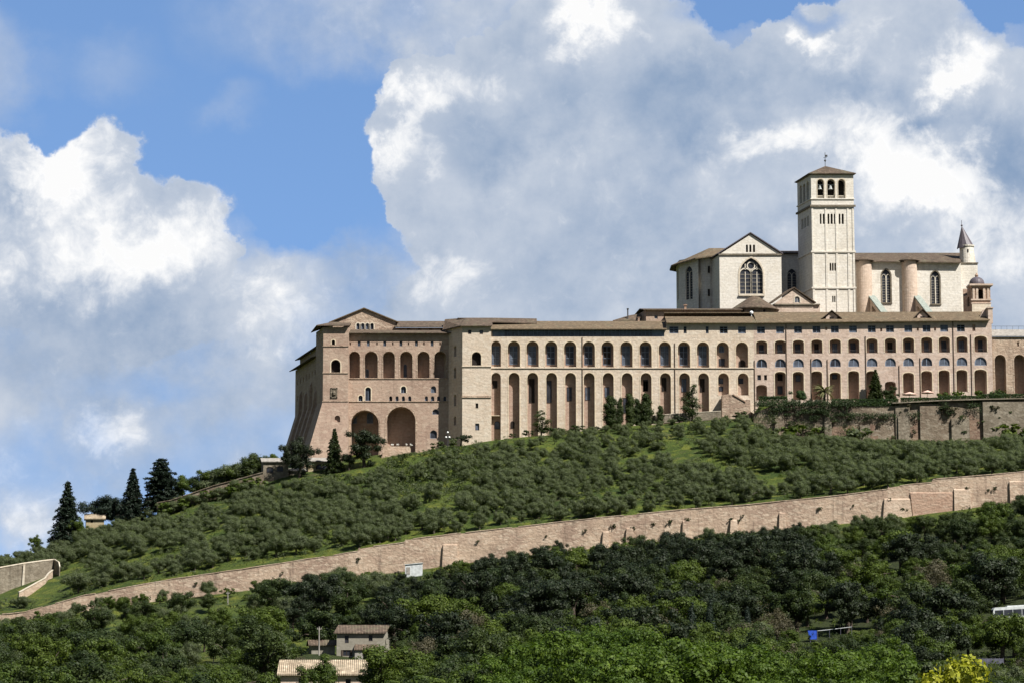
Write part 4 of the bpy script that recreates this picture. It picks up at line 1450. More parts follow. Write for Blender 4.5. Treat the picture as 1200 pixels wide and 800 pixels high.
    wall_shell(m, [(f0, Yf), (f1, Yf), (f1 + .3, 770), (f0, 770)], zb, zf)
    m.extrude([(X_(1138, 300, 746), 746, zf - .2), (f1 + .2, 746, zf - .2), (X_(1141.0, 294, 746), 746, Zz(293, 746))], (0, 1.6, 0))
    T.part('facade_wall', m, ['church_stone', 'void'])
    band(T, Ff, f0 - .15, f1 + .2, zf, .35, .25, 'grey_stone', 'cornice')
    c = P(1132.8, 300, 745.3)
    m = MB()
    m.lathe(c[0], c[1], [(2.05, zf - 1), (2.05, Zz(290, 745.3)), (2.3, Zz(289.6, 745.3)), (2.35, Zz(288, 745.3))], 20)
    T.part('turret', m, 'church_stone', smooth=False)
    m = MB()
    m.box(c[0] - .12, c[0] + .22, c[1] - 2.15, c[1] - 1.9, Zz(295.5, 743), Zz(292, 743))
    T.part('slit_window', m, 'void')
    m = MB()
    apx = P(1127.0, 264.5, 745.3)
    vs, n = [], 12
    zb_ = Zz(288.2, 745.3)
    for i in range(n):
        a = 2 * math.pi * i / n
        vs.append((c[0] - .35 + 2.5 * math.cos(a), c[1] + 2.3 * math.sin(a), zb_ - (0.9 if math.cos(a) < -.5 else 0)))
    vs.append(apx)
    m.add(vs, [(i, (i + 1) % n, n) for i in range(n)] + [tuple(range(n - 1, -1, -1))])
    m.tube([apx, (apx[0], apx[1], apx[2] + 1.6)], .07, 5)
    m.lathe(apx[0], apx[1], [(.05, apx[2] - .3), (.3, apx[2] - .1), (.3, apx[2] + .15), (.05, apx[2] + .35)], 8)
    T.part('spire', m, 'lead')


basilica()


def bell_tower():
    Y = 728.0
    xl, xr = X_(951.8, 310, Y), X_(1001.8, 310, Y)
    far = (xl - 2.6, Y + 12.2)
    F = Face((0, Y), (1, Y))
    FS = Face(far, (xl, Y))
    T = Thing('bell_tower', 'tall square pale stone bell tower with open belfry and low pyramid roof', 'tower', ((xl + xr) / 2, Y + 6, 74))
    zt = Zz(203.5, Y)
    zr = lambda py: Zz(py, Y)
    m = MB()
    bel = [F.arch(*Z5(a, b, 160, 251), 'round') for a, b in ((751.5, 782), (798, 833.5), (849, 881.5))]
    sl = [F.arch(*Z5(a, b, 322, 371), 'round', 6) for a, b in ((763, 771), (777, 787), (799, 808), (813.5, 823.5), (829, 839), (851.5, 860), (865.5, 875.5))]
    s2 = [F.arch(*Z5(a, b, 553, 590), 'round', 6) for a, b in ((809, 817), (820, 828), (831, 839))]
    s3 = [F.arch(*Z5(a, b, 707, 737), 'round', 6) for a, b in ((821, 827.5), (830, 836.5))]
    facade(m, F, [(xl, 74), (xr, 74), (xr, zt), (xl, zt)], [(p, 2.6) for p in bel] + [(p, .9) for p in sl + s2 + s3])
    L = FS.len
    hs = [arch_poly(L * k, 1.05, zr(210.5), zr(233), 'round') for k in (.25, .5, .75)]
    hs2 = [arch_poly(L * k, .42, zr(251), zr(263), 'round', 6) for k in (.3, .38, .5, .58, .7, .78)]
    facade(m, FS, [(0, 74), (L, 74), (L, zt), (0, zt)], [(h, 1.6) for h in hs] + [(h, .7) for h in hs2])
    wall_shell(m, [(xl, Y), (xr, Y), (xr - 2.2, Y + 12.2), far], 74, zt, 0, (0, 3))
    T.part('wall', m, ['church_stone', 'void'])
    # pilaster strips and string courses
    for px in (953, 968.6, 980.8, 994.5, 1000.5):
        mm = MB()
        s = F.pt(px, 300)[0]
        fbox(mm, F, s - .28, s + .28, 74, zr(296), -.16, .05)
        s = F.pt(px - .8, 270)[0]
        fbox(mm, F, s - .22, s + .22, zr(294), zr(242.5), -.14, .05)
        T.part('pilaster', mm, 'church_stone')
    for py, h, p in ((233.3, .3, .25), (241.6, .55, .45), (295.2, .5, .3), (337.5, .5, .3), (204.2, .5, .4)):
        for ff, a, b in ((F, xl - p, xr + p), (FS, -p, L + p)):
            mm = MB()
            fbox(mm, ff, a, b, zr(py) - h / 2, zr(py) + h / 2, -p, .06)
            T.part('string_course', mm, 'grey_stone' if py in (241.6, 204.2) else 'church_stone')
    trims(T, F, bel, .28, 'coping')
    mm = MB()                                                  # balustrade in the belfry openings
    for p in bel:
        a, b, z = p[0][0], p[1][0], p[0][1]
        fbox(mm, F, a + .02, b - .02, z + .75, z + .9, .3, .45)
        for k in range(6):
            s = a + .2 + (b - a - .4) * k / 5
            fbox(mm, F, s - .05, s + .05, z + .01, z + .75, .32, .43)
    T.part('balustrade', mm, 'coping')
    for p, dz in ((bel[0], 0), (bel[1], 0)):
        c = (p[0][0] + p[1][0]) / 2
        z = p[0][1] + 2.9
        mm = MB()
        mm.lathe(c, Y + 1.1, [(.06, z + 1.15), (.3, z + 1.1), (.42, z + .75), (.5, z + .3), (.72, z - .05), (.66, z - .1)], 14)
        mm.box(c - 1.2, c + 1.2, Y + 1.0, Y + 1.2, z + 1.15, z + 1.35)
        T.part('bell', mm, 'bronze')
    mm = MB()
    o = .72
    e = Zz(203.0, Y - o)
    apx = ((xl + xr) / 2 - 1.2, Y + 6.0, Zz(196.0, Y + 6) + .3)
    cs = [(xl - o, Y - o, e), (xr + o, Y - o, e), (xr - 2.2 + o, Y + 12.2 + o, e), (far[0] - o, far[1] + o, e)]
    mm.add(cs + [apx] + [(p[0], p[1], p[2] - .2) for p in cs], [(0, 1, 4), (1, 2, 4), (2, 3, 4), (3, 0, 4), (0, 5, 6, 1), (1, 6, 7, 2), (2, 7, 8, 3), (3, 8, 5, 0), (8, 7, 6, 5)])
    T.part('roof', mm, 'tiles')
    mm = MB()
    mm.tube([apx, (apx[0], apx[1], apx[2] + 4.0)], .08, 6)
    mm.lathe(apx[0], apx[1], [(.05, apx[2] + 1.2), (.3, apx[2] + 1.5), (.3, apx[2] + 1.7), (.05, apx[2] + 2.0)], 8)
    mm.box(apx[0] - .05, apx[0] + .7, apx[1] - .04, apx[1] + .04, apx[2] + 2.7, apx[2] + 3.3)
    mm.box(apx[0] - .5, apx[0] + .5, apx[1] - .04, apx[1] + .04, apx[2] + 2.45, apx[2] + 2.55)
    T.part('weather_vane', mm, 'iron')


bell_tower()


def chapels():
    Y = 722.0
    F = Face((0, Y), (1, Y))
    x0, x1, xa = X_(908.5, 355, Y), X_(960, 355, Y), X_(930.5, 340, Y)
    zt, za = Zz(355.5, Y), Zz(339, Y)
    xr = xa + (xa - x0)
    T = Thing('chapel', 'small gabled chapel with round-headed window at the foot of the bell tower', 'chapel', (xa, Y + 3, 78))
    w = F.arch(931.2, 937.2, 347.5, 355, 'round')
    m = MB()
    facade(m, F, [(x0, 78), (xr, 78), (xr, zt), (xa, za), (x0, zt)], [(w, .4)])
    wall_shell(m, [(x0, Y), (xr, Y), (xr - 2, Y + 6), (x0 - 1, Y + 6)], 78, zt)
    m.box(xr + .01, X_(961, 360, Y), Y + .2, Y + 6, 78, zt - .3)
    T.part('wall', m, ['church_pink', 'void'])
    window(T, F, w, .3, 'mull', 'coping', 'blue_glass')
    trims(T, F, [w], .3, 'coping')
    m = MB()
    for i in range(30):
        s = x0 + .3 + i * (xr - x0 - .6) / 29
        fbox(m, F, s - .1, s + .1, zt - 1.05, zt - .6, -.2, .03)
    fbox(m, F, x0 - .3, X_(961, 360, Y), zt - .55, zt - .2, -.4, .05)
    T.part('cornice', m, 'grey_stone')
    m = MB()
    for sx, sg in ((x0, -1), (xr, 1)):
        q = [(sx + sg * .8, Y - .5, zt + .0), (xa, Y - .5, za + .3), (xa - 1.5, Y + 6.2, za + .3), (sx + sg * .8 - 1.5, Y + 6.2, zt + .0)]
        slab_roof(m, q if sg < 0 else q[::-1], .25)
    T.part('roof', m, 'tiles')
    # round chapel
    c = P(884, 360, 723.5)
    T = Thing('chapel', 'low round chapel with conical tiled roof below the transept window', 'chapel', (c[0], c[1], 78))
    ze = Zz(360.5, 717)
    m = MB()
    m.lathe(c[0], c[1], [(6.1, 78), (6.1, ze + .2)], 24)
    T.part('wall', m, 'grey_stone')
    m = MB()
    m.lathe(c[0], c[1], [(7.1, ze - .1), (7.1, ze + .15), (1.2, Zz(348.0, 723.5)), (.1, Zz(347.3, 723.5))], 28)
    T.part('roof', m, 'tiles')
    for a in (-1.2, -1.75, -2.2):
        m = MB()
        p = (c[0] + 6.1 * math.cos(a), c[1] + 6.1 * math.sin(a))
        m.box(p[0] - .35, p[0] + .35, p[1] - .1, p[1] + .3, ze - 1.5, ze - .5)
        T.part('window', m, 'void')
    m = MB()
    q = P(880.6, 366.5, 709.3)
    m.lathe(q[0], q[1], [(.1, q[2] - 1.2), (.12, q[2] - .5), (.45, q[2] - .3), (.55, q[2] + .1), (.3, q[2] + .4), (.05, q[2] + .5)], 10)
    o = m.build('skylight_dome', 'white_globe', None, (q[0], q[1], q[2] - 1.2))
    tag(o, 'small white dome on the tiled roof just in front of the round chapel', 'dome')


chapels()


def domed_turret():
    Y = 712.0
    xl, xr = X_(1138.8, 345, Y), X_(1160.6, 345, Y)
    F = Face((0, Y), (1, Y))
    far = (X_(1128.5, 345, Y + 6), Y + 6.0)
    FS = Face(far, (xl, Y))
    T = Thing('bell_turret', 'small red brick bell turret with dark dome beside the church facade', 'turret', ((xl + xr) / 2, Y + 3, 82))
    zt = Zz(335, Y)
    op = F.arch(*Z6(831, 866, 543, 604), 'round')
    L = FS.len
    m = MB()
    facade(m, F, [(xl, 80), (xr, 80), (xr, zt), (xl, zt)], [(op, 1.6)])
    facade(m, FS, [(0, 80), (L, 80), (L, zt - 2.2), (0, zt - 2.2)], [(arch_poly(L * .6, .8, zt - 2.8, zt - 5.5, 'round', 8), .8)])
    FS2 = Face((far[0] * .5 + xl * .5, Y + 3.2), (xl, Y))
    facade(m, FS2, [(0, zt - 2.2), (FS2.len, zt - 2.2), (FS2.len, zt), (0, zt)], [])
    wall_shell(m, [(xl, Y), (xr, Y), (xr, Y + 6), far], 80, zt - .01, 0, (0, 3))
    T.part('wall', m, ['rubble_red', 'void'])
    m = MB()
    fbox(m, F, xl - .02, xr + .02, 78, Zz(356.5, Y), -.12, .02)
    T.part('plinth', m, 'coping')
    for px in (1141.0, 1145.0, 1153.3, 1158.0):
        m = MB()
        s = F.pt(px, 345)[0]
        fbox(m, F, s - .3, s + .3, Zz(350.5, Y), Zz(337.5, Y), -.18, .03)
        T.part('pilaster', m, 'church_pink')
    for py, h, p in ((351.5, .4, .25), (355.6, .3, .2), (334.0, .5, .7), (335.6, .3, .35)):
        m = MB()
        fbox(m, F, xl - p, xr + p, Zz(py, Y) - h / 2, Zz(py, Y) + h / 2, -p, 4.5 if py < 336 else .05)
        T.part('cornice', m, 'church_pink')
    c = ((xl + xr) / 2 - .7, Y + 2.4)
    z = Zz(333.0, Y)
    m = MB()
    r = 2.15
    m.lathe(c[0], c[1], [(r + .15, z - .4), (r + .15, z + .35)] + [(r * math.cos(a), z + .35 + 2.05 * math.sin(a)) for a in np.linspace(0, 1.35, 8)], 20)
    T.part('dome', m, 'lead')
    m = MB()
    m.lathe(c[0], c[1], [(.42, z + 2.2), (.42, z + 2.7), (.55, z + 2.75), (.3, z + 3.2), (.05, z + 3.5)], 10)
    T.part('lantern', m, 'rubble_red')


domed_turret()


# ================================================================== walls on the hill
def town_wall():
    Y, th = YW, 0.9
    pts = [P(px, py, Y) for px, py in WALL_TOP]
    T = Thing('town_wall', 'long pinkish rubble town wall climbing the hillside from left to right', 'wall', (P(600, 640, Y)[0], Y, P(600, 652, Y)[2]))
    m = MB()
    zl = []
    xs = sorted(set([p[0] for p in pts]) | set(np.arange(pts[0][0], pts[-1][0], 3.0)))
    tx, tz = [p[0] for p in pts], [p[2] for p in pts]
    bpx = [P(a, b, Y) for a, b in WALL_BASE]
    bz = lambda x: float(np.interp(x, [p[0] for p in bpx], [p[2] for p in bpx])) - 1.5
    tzf = lambda x: float(np.interp(x, tx, tz)) + 0.12 * mnoise.noise((x * 0.7, 3.3, 0)) + .06 * mnoise.noise((x * 2.3, 1.3, 0))
    n = len(xs)
    rows = 6
    vs, fs = [], []
    for x in xs:
        t, b = tzf(x), bz(x)
        for j in range(rows):
            z = b + (t - b) * j / (rows - 1)
            vs.append((x, Y - 0.06 * (t - z) * .6 + .10 * mnoise.noise((x * .35, z * .5, 7.7)), z))
    for i in range(n - 1):
        for j in range(rows - 1):
            a = i * rows + j
            fs.append((a, a + rows, a + rows + 1, a + 1))
    m.add(vs, fs)
    vt = []
    for x in xs:
        t = tzf(x)
        vt += [(x, Y - 0.0, t), (x, Y + th, t), (x, Y + th, t - 3)]
    m.add(vt, [(3 * i, 3 * i + 3, 3 * i + 4, 3 * i + 1) for i in range(n - 1)] + [(3 * i + 1, 3 * i + 4, 3 * i + 5, 3 * i + 2) for i in range(n - 1)])
    T.part('wall', m, 'rubble_wall')
    m = MB()
    for i in range(n - 1):
        a, b = xs[i], xs[i + 1]
        if i % 5 == 3 and mnoise.noise((a * .3, 9.1, 0)) > 0.05:
            continue
        za, zb = tzf(a) + .03, tzf(b) + .03
        m.hexa([(a, Y - .12, za), (b, Y - .12, zb), (b, Y + .8, zb), (a, Y + .8, za)], [(a, Y - .12, za + .16), (b, Y - .12, zb + .16), (b, Y + .8, zb + .16), (a, Y + .8, za + .16)])
    T.part('coping', m, 'rubble_pale')
    # buttresses: px left/right at foot, left/right at top, top row, proud
    for (a, b, c, d, py, pr, mat) in ((518, 537, 519.5, 536, 636, .7, 'rubble_wall'), (705, 714, 706.5, 713, 621, .7, 'rubble_wall'), (732, 743.5, 734, 742, 617, .7, 'rubble_wall'),
                                      (799, 808.5, 800, 807, 608.5, .7, 'rubble_wall'), (854, 866, 856, 863.5, 607.5, 1.0, 'rubble_pale'), (912, 921, 913, 920, 599, .6, 'rubble_wall'),
                                      (1033, 1069, 1036, 1066, 582.5, .6, 'rubble_pale'), (1117, 1138, 1117.5, 1136, 571.5, .7, 'rubble_pale'), (1069.5, 1116.5, 1066.5, 1116.8, 575, .25, 'rubble_red'), (1182.5, 1240, 1182.5, 1240, 562, .5, 'rubble_wall')):
        m = MB()
        zt = P((c + d) / 2, py, Y)[2]
        x = [P(v, py, Y)[0] for v in (a, b, c, d)]
        zb0 = min(bz(x[0]), bz(x[1]))
        m.hexa([(x[0], Y - pr - .5, zb0), (x[1], Y - pr - .5, zb0), (x[1], Y + .2, zb0), (x[0], Y + .2, zb0)],
               [(x[2], Y - pr * .55 - .25, zt - .5), (x[3], Y - pr * .55 - .25, zt - .5), (x[3], Y + .2, zt), (x[2], Y + .2, zt)])
        T.part('buttress', m, mat)
    # weed tufts rooted in the joints are built with the plants below


town_wall()


def terrace_wall():
    Y = 691.0
    x0, x1 = P(883, 480, Y)[0], P(1330, 480, Y)[0]
    T = Thing('retaining_wall', 'weathered grey-brown retaining wall of the garden terrace below the east wing', 'wall', ((x0 + x1) / 2, Y, 62))
    F = Face((0, Y), (1, Y))
    m = MB()
    top = [(883, 484), (900, 476.5), (905, 474.5), (960, 473.5), (1045, 473), (1100, 470), (1150, 468.5), (1330, 465)]
    tp = [F.pt(*q) for q in top]
    hs = []
    xs = np.arange(x0, x1 + 1, 1.6)
    txs, tzs = [p[0] for p in tp], [p[1] for p in tp]
    rows, vs, fs = 8, [], []
    for x in xs:
        t = float(np.interp(x, txs, tzs))
        for j in range(rows):
            z = 58 + (t - 58) * j / (rows - 1)
            vs.append((x, Y + .35 * mnoise.noise((x * .25, z * .3, 2.2)) - .05 * (t - z), z))
    for i in range(len(xs) - 1):
        for j in range(rows - 1):
            a = i * rows + j
            fs.append((a, a + rows, a + rows + 1, a + 1))
    m.add(vs, fs)
    for i in range(len(xs) - 1):
        a, b = vs[i * rows + rows - 1], vs[(i + 1) * rows + rows - 1]
        m.poly([a, b, (b[0], Y + 2.5, b[2]), (a[0], Y + 2.5, a[2])])
    m.poly([(x0, Y + 9, 58), (x0, Y - .8, 58), (x0, Y - .2, tp[0][1]), (x0, Y + 9, tp[0][1] + 1.5)])
    T.part('wall', m, 'terrace_stone')
    # buttresses and newer facing
    for (a, b, pa, pb, pr, mat) in ((908, 918.5, 481, 518, .8, 'terrace_stone'), (1007.5, 1019, 497, 518, .9, 'grey_stone'), (1052, 1064, 487, 519, 1.1, 'grey_stone'), (1049.5, 1066, 473.5, 487, .5, 'grey_stone'),
                                    (1078, 1102, 474, 517, .7, 'terrace_stone'), (1114.5, 1135, 489, 519, .9, 'grey_stone'), (1151.5, 1330, 469.2, 517, 1.0, 'grey_stone'), (966, 974, 484, 517, .7, 'grey_stone'),
                                    (974.5, 1007, 496, 517, .25, 'brick_patch'), (1019.5, 1051.5, 494, 517, .25, 'brick_patch'), (1064.5, 1077.5, 489, 517, .2, 'brick_patch'), (1136, 1151, 484, 517, .25, 'brick_patch')):
        m = MB()
        xa, xb = F.pt(a, 500)[0], F.pt(b, 500)[0]
        zt = F.pt(a, pa)[1]
        m.hexa([(xa - .1, Y - pr - .8, 58), (xb + .1, Y - pr - .8, 58), (xb + .1, Y + 1, 58), (xa - .1, Y + 1, 58)], [(xa, Y - pr, zt - .4), (xb, Y - pr, zt - .4), (xb, Y + .6, zt), (xa, Y + .6, zt)])
        T.part('buttress', m, mat)
    m = MB()
    for i in range(len(tp) - 1):
        if tp[i][0] < F.pt(1040, 470)[0]:
            continue
        a, b = tp[i], tp[i + 1]
        m.hexa([(a[0], Y - 1.25, a[1] + .02), (b[0], Y - 1.25, b[1] + .02), (b[0], Y + .9, b[1] + .02), (a[0], Y + .9, a[1] + .02)],
               [(a[0], Y - 1.25, a[1] + .3), (b[0], Y - 1.25, b[1] + .3), (b[0], Y + .9, b[1] + .3), (a[0], Y + .9, a[1] + .3)])
    T.part('coping', m, 'grey_stone')


terrace_wall()


def small_walls():
    # stair ramp against the arcaded wing
    Y = 696.5
    T = Thing('stair_ramp', 'brick stair ramp rising against the two right arches of the arcaded wing', 'stairs', (P(862, 485, Y)[0], Y, P(862, 492, Y)[2]))
    m = MB()
    pr = [(845.8, 496), (880, 496), (879, 468.0), (874.5, 467.5), (873.5, 470.5), (859, 462.0), (853, 461.5), (846.5, 462.5)]
    m.extrude([P(a, b, Y) for a, b in pr], (0, 3.9, 0))
    T.part('ramp_wall', m, 'rubble_wall')
    m = MB()
    q = [P(a, b, Y - .25) for a, b in ((873.8, 470.8), (859, 462.2))]
    m.hexa([q[0], (q[0][0], Y + .5, q[0][2]), (q[1][0], Y + .5, q[1][2]), q[1]], [(v[0], v[1], v[2] + .35) for v in (q[0], (q[0][0], Y + .5, q[0][2]), (q[1][0], Y + .5, q[1][2]), q[1])])
    T.part('parapet', m, 'rubble_red')
    # low pale wall along the foot of the wing
    def lowwall(name, label, cat, pts, Y, h, mat, th=.5, cap='coping'):
        w = [P(a, b, Y) for a, b in pts]
        T = Thing(name, label, cat, (w[0][0], Y, w[0][2] - h))
        m, c = MB(), MB()
        for i in range(len(w) - 1):
            a, b = w[i], w[i + 1]
            m.hexa([(a[0], Y, a[2] - h), (b[0], Y, b[2] - h), (b[0], Y + th, b[2] - h), (a[0], Y + th, a[2] - h)], [(a[0], Y, a[2]), (b[0], Y, b[2]), (b[0], Y + th, b[2]), (a[0], Y + th, a[2])])
            c.hexa([(a[0], Y - .1, a[2] + .01), (b[0], Y - .1, b[2] + .01), (b[0], Y + th + .1, b[2] + .01), (a[0], Y + th + .1, a[2] + .01)],
                   [(a[0], Y - .1, a[2] + .16), (b[0], Y - .1, b[2] + .16), (b[0], Y + th + .1, b[2] + .16), (a[0], Y + th + .1, a[2] + .16)])
        T.part('wall', m, mat)
        T.part('coping', c, cap)
        return T
    lowwall('garden_wall', 'low pale garden wall at the foot of the cream wing left of the stair ramp', 'wall', [(745, 488), (800, 484), (845, 481.5)], 694, 2.2, 'grey_stone')
    lowwall('garden_wall', 'low pale parapet across the shaded corner between west block and cream wing', 'wall', [(508, 529), (527, 527), (543, 523)], 696, 2.2, 'rubble_pale')
    # stepped terrace in front of the big round arch
    Y = 694.0
    T = Thing('terrace_steps', 'pale stone terrace steps below the large round arch of the west block', 'steps', (P(460, 535, Y)[0], Y, P(460, 540, Y)[2]))
    for i, (a, b, py) in enumerate(((449, 480, 522.5), (448, 476, 528.5), (447, 474, 534))):
        m = MB()
        y0 = Y + 4 - i * 2.2
        p, q = P(a, py, y0), P(b, py, y0)
        m.box(p[0], q[0], y0, y0 + (8 if i == 0 else 2.0), p[2] - 4, p[2])
        T.part('step', m, 'rubble_pale')
    # hillside retaining wall below the cypress ridge
    Y = 684.0
    tp = [(184, 589), (200, 586), (224, 578), (250, 569), (280, 561), (309, 553)]
    w = [P(a, b, Y) for a, b in tp]
    T = Thing('retaining_wall', 'sloping brown retaining wall on the left hillside leading up to the grey building', 'wall', (w[0][0], Y, w[0][2] - 2))
    m, c = MB(), MB()
    for i in range(len(w) - 1):
        a, b = w[i], w[i + 1]
        m.hexa([(a[0], Y, a[2] - 4.5), (b[0], Y, b[2] - 4.5), (b[0], Y + .8, b[2] - 4.5), (a[0], Y + .8, a[2] - 4.5)], [(a[0], Y, a[2]), (b[0], Y, b[2]), (b[0], Y + .8, b[2]), (a[0], Y + .8, a[2])])
        c.hexa([(a[0], Y - .3, a[2] + .01), (b[0], Y - .3, b[2] + .01), (b[0], Y + 1, b[2] + .01), (a[0], Y + 1, a[2] + .01)],
               [(a[0], Y - .3, a[2] + .2), (b[0], Y - .3, b[2] + .2), (b[0], Y + 1, b[2] + .2), (a[0], Y + 1, a[2] + .2)])
    T.part('wall', m, 'terrace_stone')
    T.part('coping', c, 'terrace_stone')
    # walls of the road bend at the far left
    tp = [(-60, 679), (-20, 670), (0, 665), (28, 660), (50, 657), (63, 655.6)]
    ys = [628, 631, 633, 636, 640, 643]
    w = [P(a, b, y) for (a, b), y in zip(tp, ys)]
    w.append(P(68.5, 659, 640))
    w.append(P(69.5, 664, 634))
    T = Thing('road_wall', 'high grey-brown retaining wall with pale coping at the road bend far left', 'wall', (w[3][0], w[3][1], w[3][2] - 6))
    m, c = MB(), MB()
    for i in range(len(w) - 1):
        a, b = w[i], w[i + 1]
        h = 8.0
        m.hexa([(a[0], a[1], a[2] - h), (b[0], b[1], b[2] - h), (b[0] + .1, b[1] + .7, b[2] - h), (a[0] + .1, a[1] + .7, a[2] - h)], [a, b, (b[0] + .1, b[1] + .7, b[2]), (a[0] + .1, a[1] + .7, a[2])])
        c.hexa([(a[0], a[1] - .15, a[2] + .01), (b[0], b[1] - .15, b[2] + .01), (b[0] + .1, b[1] + .85, b[2] + .01), (a[0] + .1, a[1] + .85, a[2] + .01)],
               [(a[0], a[1] - .15, a[2] + .3), (b[0], b[1] - .15, b[2] + .3), (b[0] + .1, b[1] + .85, b[2] + .3), (a[0] + .1, a[1] + .85, a[2] + .3)])
    T.part('wall', m, 'grey_stone')
    T.part('coping', c, 'coping')
    m = MB()
    q = P(28, 660.5, 635.6)
    m.hexa([(q[0] - .45, q[1] - .2, q[2] - 8), (q[0] + .1, q[1] - .2, q[2] - 8), (q[0] + .1, q[1] + .3, q[2] - 8), (q[0] - .45, q[1] + .3, q[2] - 8)],
           [(q[0] - .1, q[1] - .12, q[2]), (q[0] + .3, q[1] - .12, q[2]), (q[0] + .3, q[1] + .3, q[2]), (q[0] - .1, q[1] + .3, q[2])])
    T.part('drain_pipe', m, 'coping')
    w = [P(62, 668, 632), P(57, 672, 629), P(53.5, 677, 624), P(38, 685.5, 619), P(22.5, 694, 614)]
    T = Thing('road_parapet', 'bright low parapet sloping down beside the road bend far left', 'wall', (w[2][0], w[2][1], w[2][2] - 2))
    m, c = MB(), MB()
    for i in range(len(w) - 1):
        a, b = w[i], w[i + 1]
        h = 2.2
        m.hexa([(a[0], a[1], a[2] - h), (b[0], b[1], b[2] - h), (b[0] - .3, b[1] + .5, b[2] - h), (a[0] - .3, a[1] + .5, a[2] - h)], [a, b, (b[0] - .3, b[1] + .5, b[2]), (a[0] - .3, a[1] + .5, a[2])])
        c.hexa([(a[0] + .1, a[1] - .1, a[2] + .01), (b[0] + .1, b[1] - .1, b[2] + .01), (b[0] - .4, b[1] + .7, b[2] + .01), (a[0] - .4, a[1] + .7, a[2] + .01)],
               [(a[0] + .1, a[1] - .1, a[2] + .25), (b[0] + .1, b[1] - .1, b[2] + .25), (b[0] - .4, b[1] + .7, b[2] + .25), (a[0] - .4, a[1] + .7, a[2] + .25)])
    T.part('wall', m, 'rubble_pale')
    T.part('coping', c, 'coping')


small_walls()


# ================================================================== small buildings
def simple_house(name, label, cat, px0, px1, py_e, py_b, Y, dep, roof_py, mats, wins=(), doors=(), skew=-.2, hip=False, gable_right=False):
    """A small house: front wall with real openings, side and back walls, tiled roof."""
    F = Face((0, Y), (1, Y))
    pm = (py_e + py_b) / 2
    x0, x1 = X_(px0, pm, Y), X_(px1, pm, Y)
    ze, zb = Zz(py_e, Y), Zz(py_b, Y) - 2.5
    T = Thing(name, label, cat, ((x0 + x1) / 2, Y + dep / 2, Zz(py_b, Y)))
    m = MB()
    hs = [F.arch(*w[:4], w[4] if len(w) > 4 else 'rect') for w in wins]
    ds = [F.arch(*w[:4], w[4] if len(w) > 4 else 'rect') for w in doors]
    facade(m, F, [(x0, zb), (x1, zb), (x1, ze), (x0, ze)], [(h, .3) for h in hs + ds])
    sk = skew * dep
    wall_shell(m, [(x0, Y), (x1, Y), (x1 + sk, Y + dep), (x0 + sk, Y + dep)], zb, ze)
    zr = Zz(roof_py, Y + dep / 2)
    for x in (x0, x1):
        m.poly([(x, Y, ze), (x + sk, Y + dep, ze), (x + sk / 2, Y + dep / 2, zr)])
    T.part('wall', m, [mats[0], 'void'])
    for h in hs:
        window(T, F, h, .22, 'mull', 'dark_wood')
    for h in ds:
        mm = MB()
        mm.extrude([F.M(p[0], p[1], .15) for p in h], (0, .06, 0))
        T.part('door', mm, 'dark_wood')
    m = MB()
    o = .5
    slab_roof(m, [(x0 - o, Y - o, ze - .1), (x1 + o, Y - o, ze - .1), (x1 + o + sk / 2, Y + dep / 2, zr + .1), (x0 - o + sk / 2, Y + dep / 2, zr + .1)], .2)
    slab_roof(m, [(x0 - o + sk / 2, Y + dep / 2 + .01, zr + .1), (x1 + o + sk / 2, Y + dep / 2 + .01, zr + .1), (x1 + o + sk, Y + dep + o, ze - .1), (x0 - o + sk, Y + dep + o, ze - .1)], .2)
    T.part('roof', m, mats[1])
    return T, F


Y = 465.0
Th, Fh = simple_house('farmhouse', 'two-storey grey farmhouse with brown tiled roof among the dark trees', 'house', 394.5, 449, 741.2, 775, Y, 8.0, 733.6, ('house_plaster', 'tiles'),
                      wins=((404, 408.6, 744, 753), (432, 436.6, 743.5, 750.6), (401.6, 411, 761, 768)), skew=.12)
m = MB()
for (a, b) in ((399.8, 401.5), (411.1, 412.8)):
    fbox(m, Fh, Fh.pt(a, 765)[0], Fh.pt(b, 765)[0], Zz(768, Y), Zz(761, Y), -.06, .0)
Th.part('shutters', m, 'dark_wood')
m = MB()
a, b = P(416, 758, Y), P(443, 758, Y)
slab_roof(m, [(a[0], Y - 2.2, a[2] - .5), (b[0], Y - 2.2, b[2] - .5), (b[0], Y, b[2] + .4), (a[0], Y, a[2] + .4)], .15)
Th.part('porch_roof', m, 'tiles')
m = MB()
m.box(a[0] + .1, P(426, 765, Y)[0], Y - 1.9, Y - .01, Zz(780, Y), a[2] - .5)
Th.part('porch_wall', m, 'concrete')
m = MB()
q = P(455.5, 747.5, Y + 2)
m.lathe(q[0], q[1], [(.05, q[2] - .1), (.3, q[2] - .02), (.42, q[2] + .12)], 12)
m.tube([(q[0] - 1.2, q[1] + .5, q[2] - .4), (q[0], q[1], q[2])], .03, 5)
Th.part('satellite_dish', m, 'white_paint')
simple_house('outbuilding', 'low outbuilding with reddish roof attached left of the grey farmhouse', 'shed', 365, 392.5, 755.5, 768, 467, 4.0, 751.0, ('house_plaster', 'tiles'))
simple_house('cottage', 'cottage with pale tiled roof cut by the bottom edge below the grey farmhouse', 'house', 329, 427, 790.0, 810, 345, 7.0, 775.0, ('church_pink', 'tiles_pale'),
             wins=((350, 356, 795, 803), (405, 411, 795, 803)), skew=0)
simple_house('stone_building', 'small grey stone building with two arched windows left of the west block', 'building', 308.5, 338, 540.5, 566, 687, 6.0, 537.5, ('grey_stone', 'concrete'),
             wins=((312, 320.5, 546.5, 553.5, 'seg'), (324, 332, 545.5, 552, 'seg')), doors=((330.5, 334.5, 559, 567),))
simple_house('lean_to', 'low grey annex under the dark trees beside the small stone building', 'shed', 338.5, 357, 551, 566, 688, 4.0, 549.5, ('grey_stone', 'concrete'))
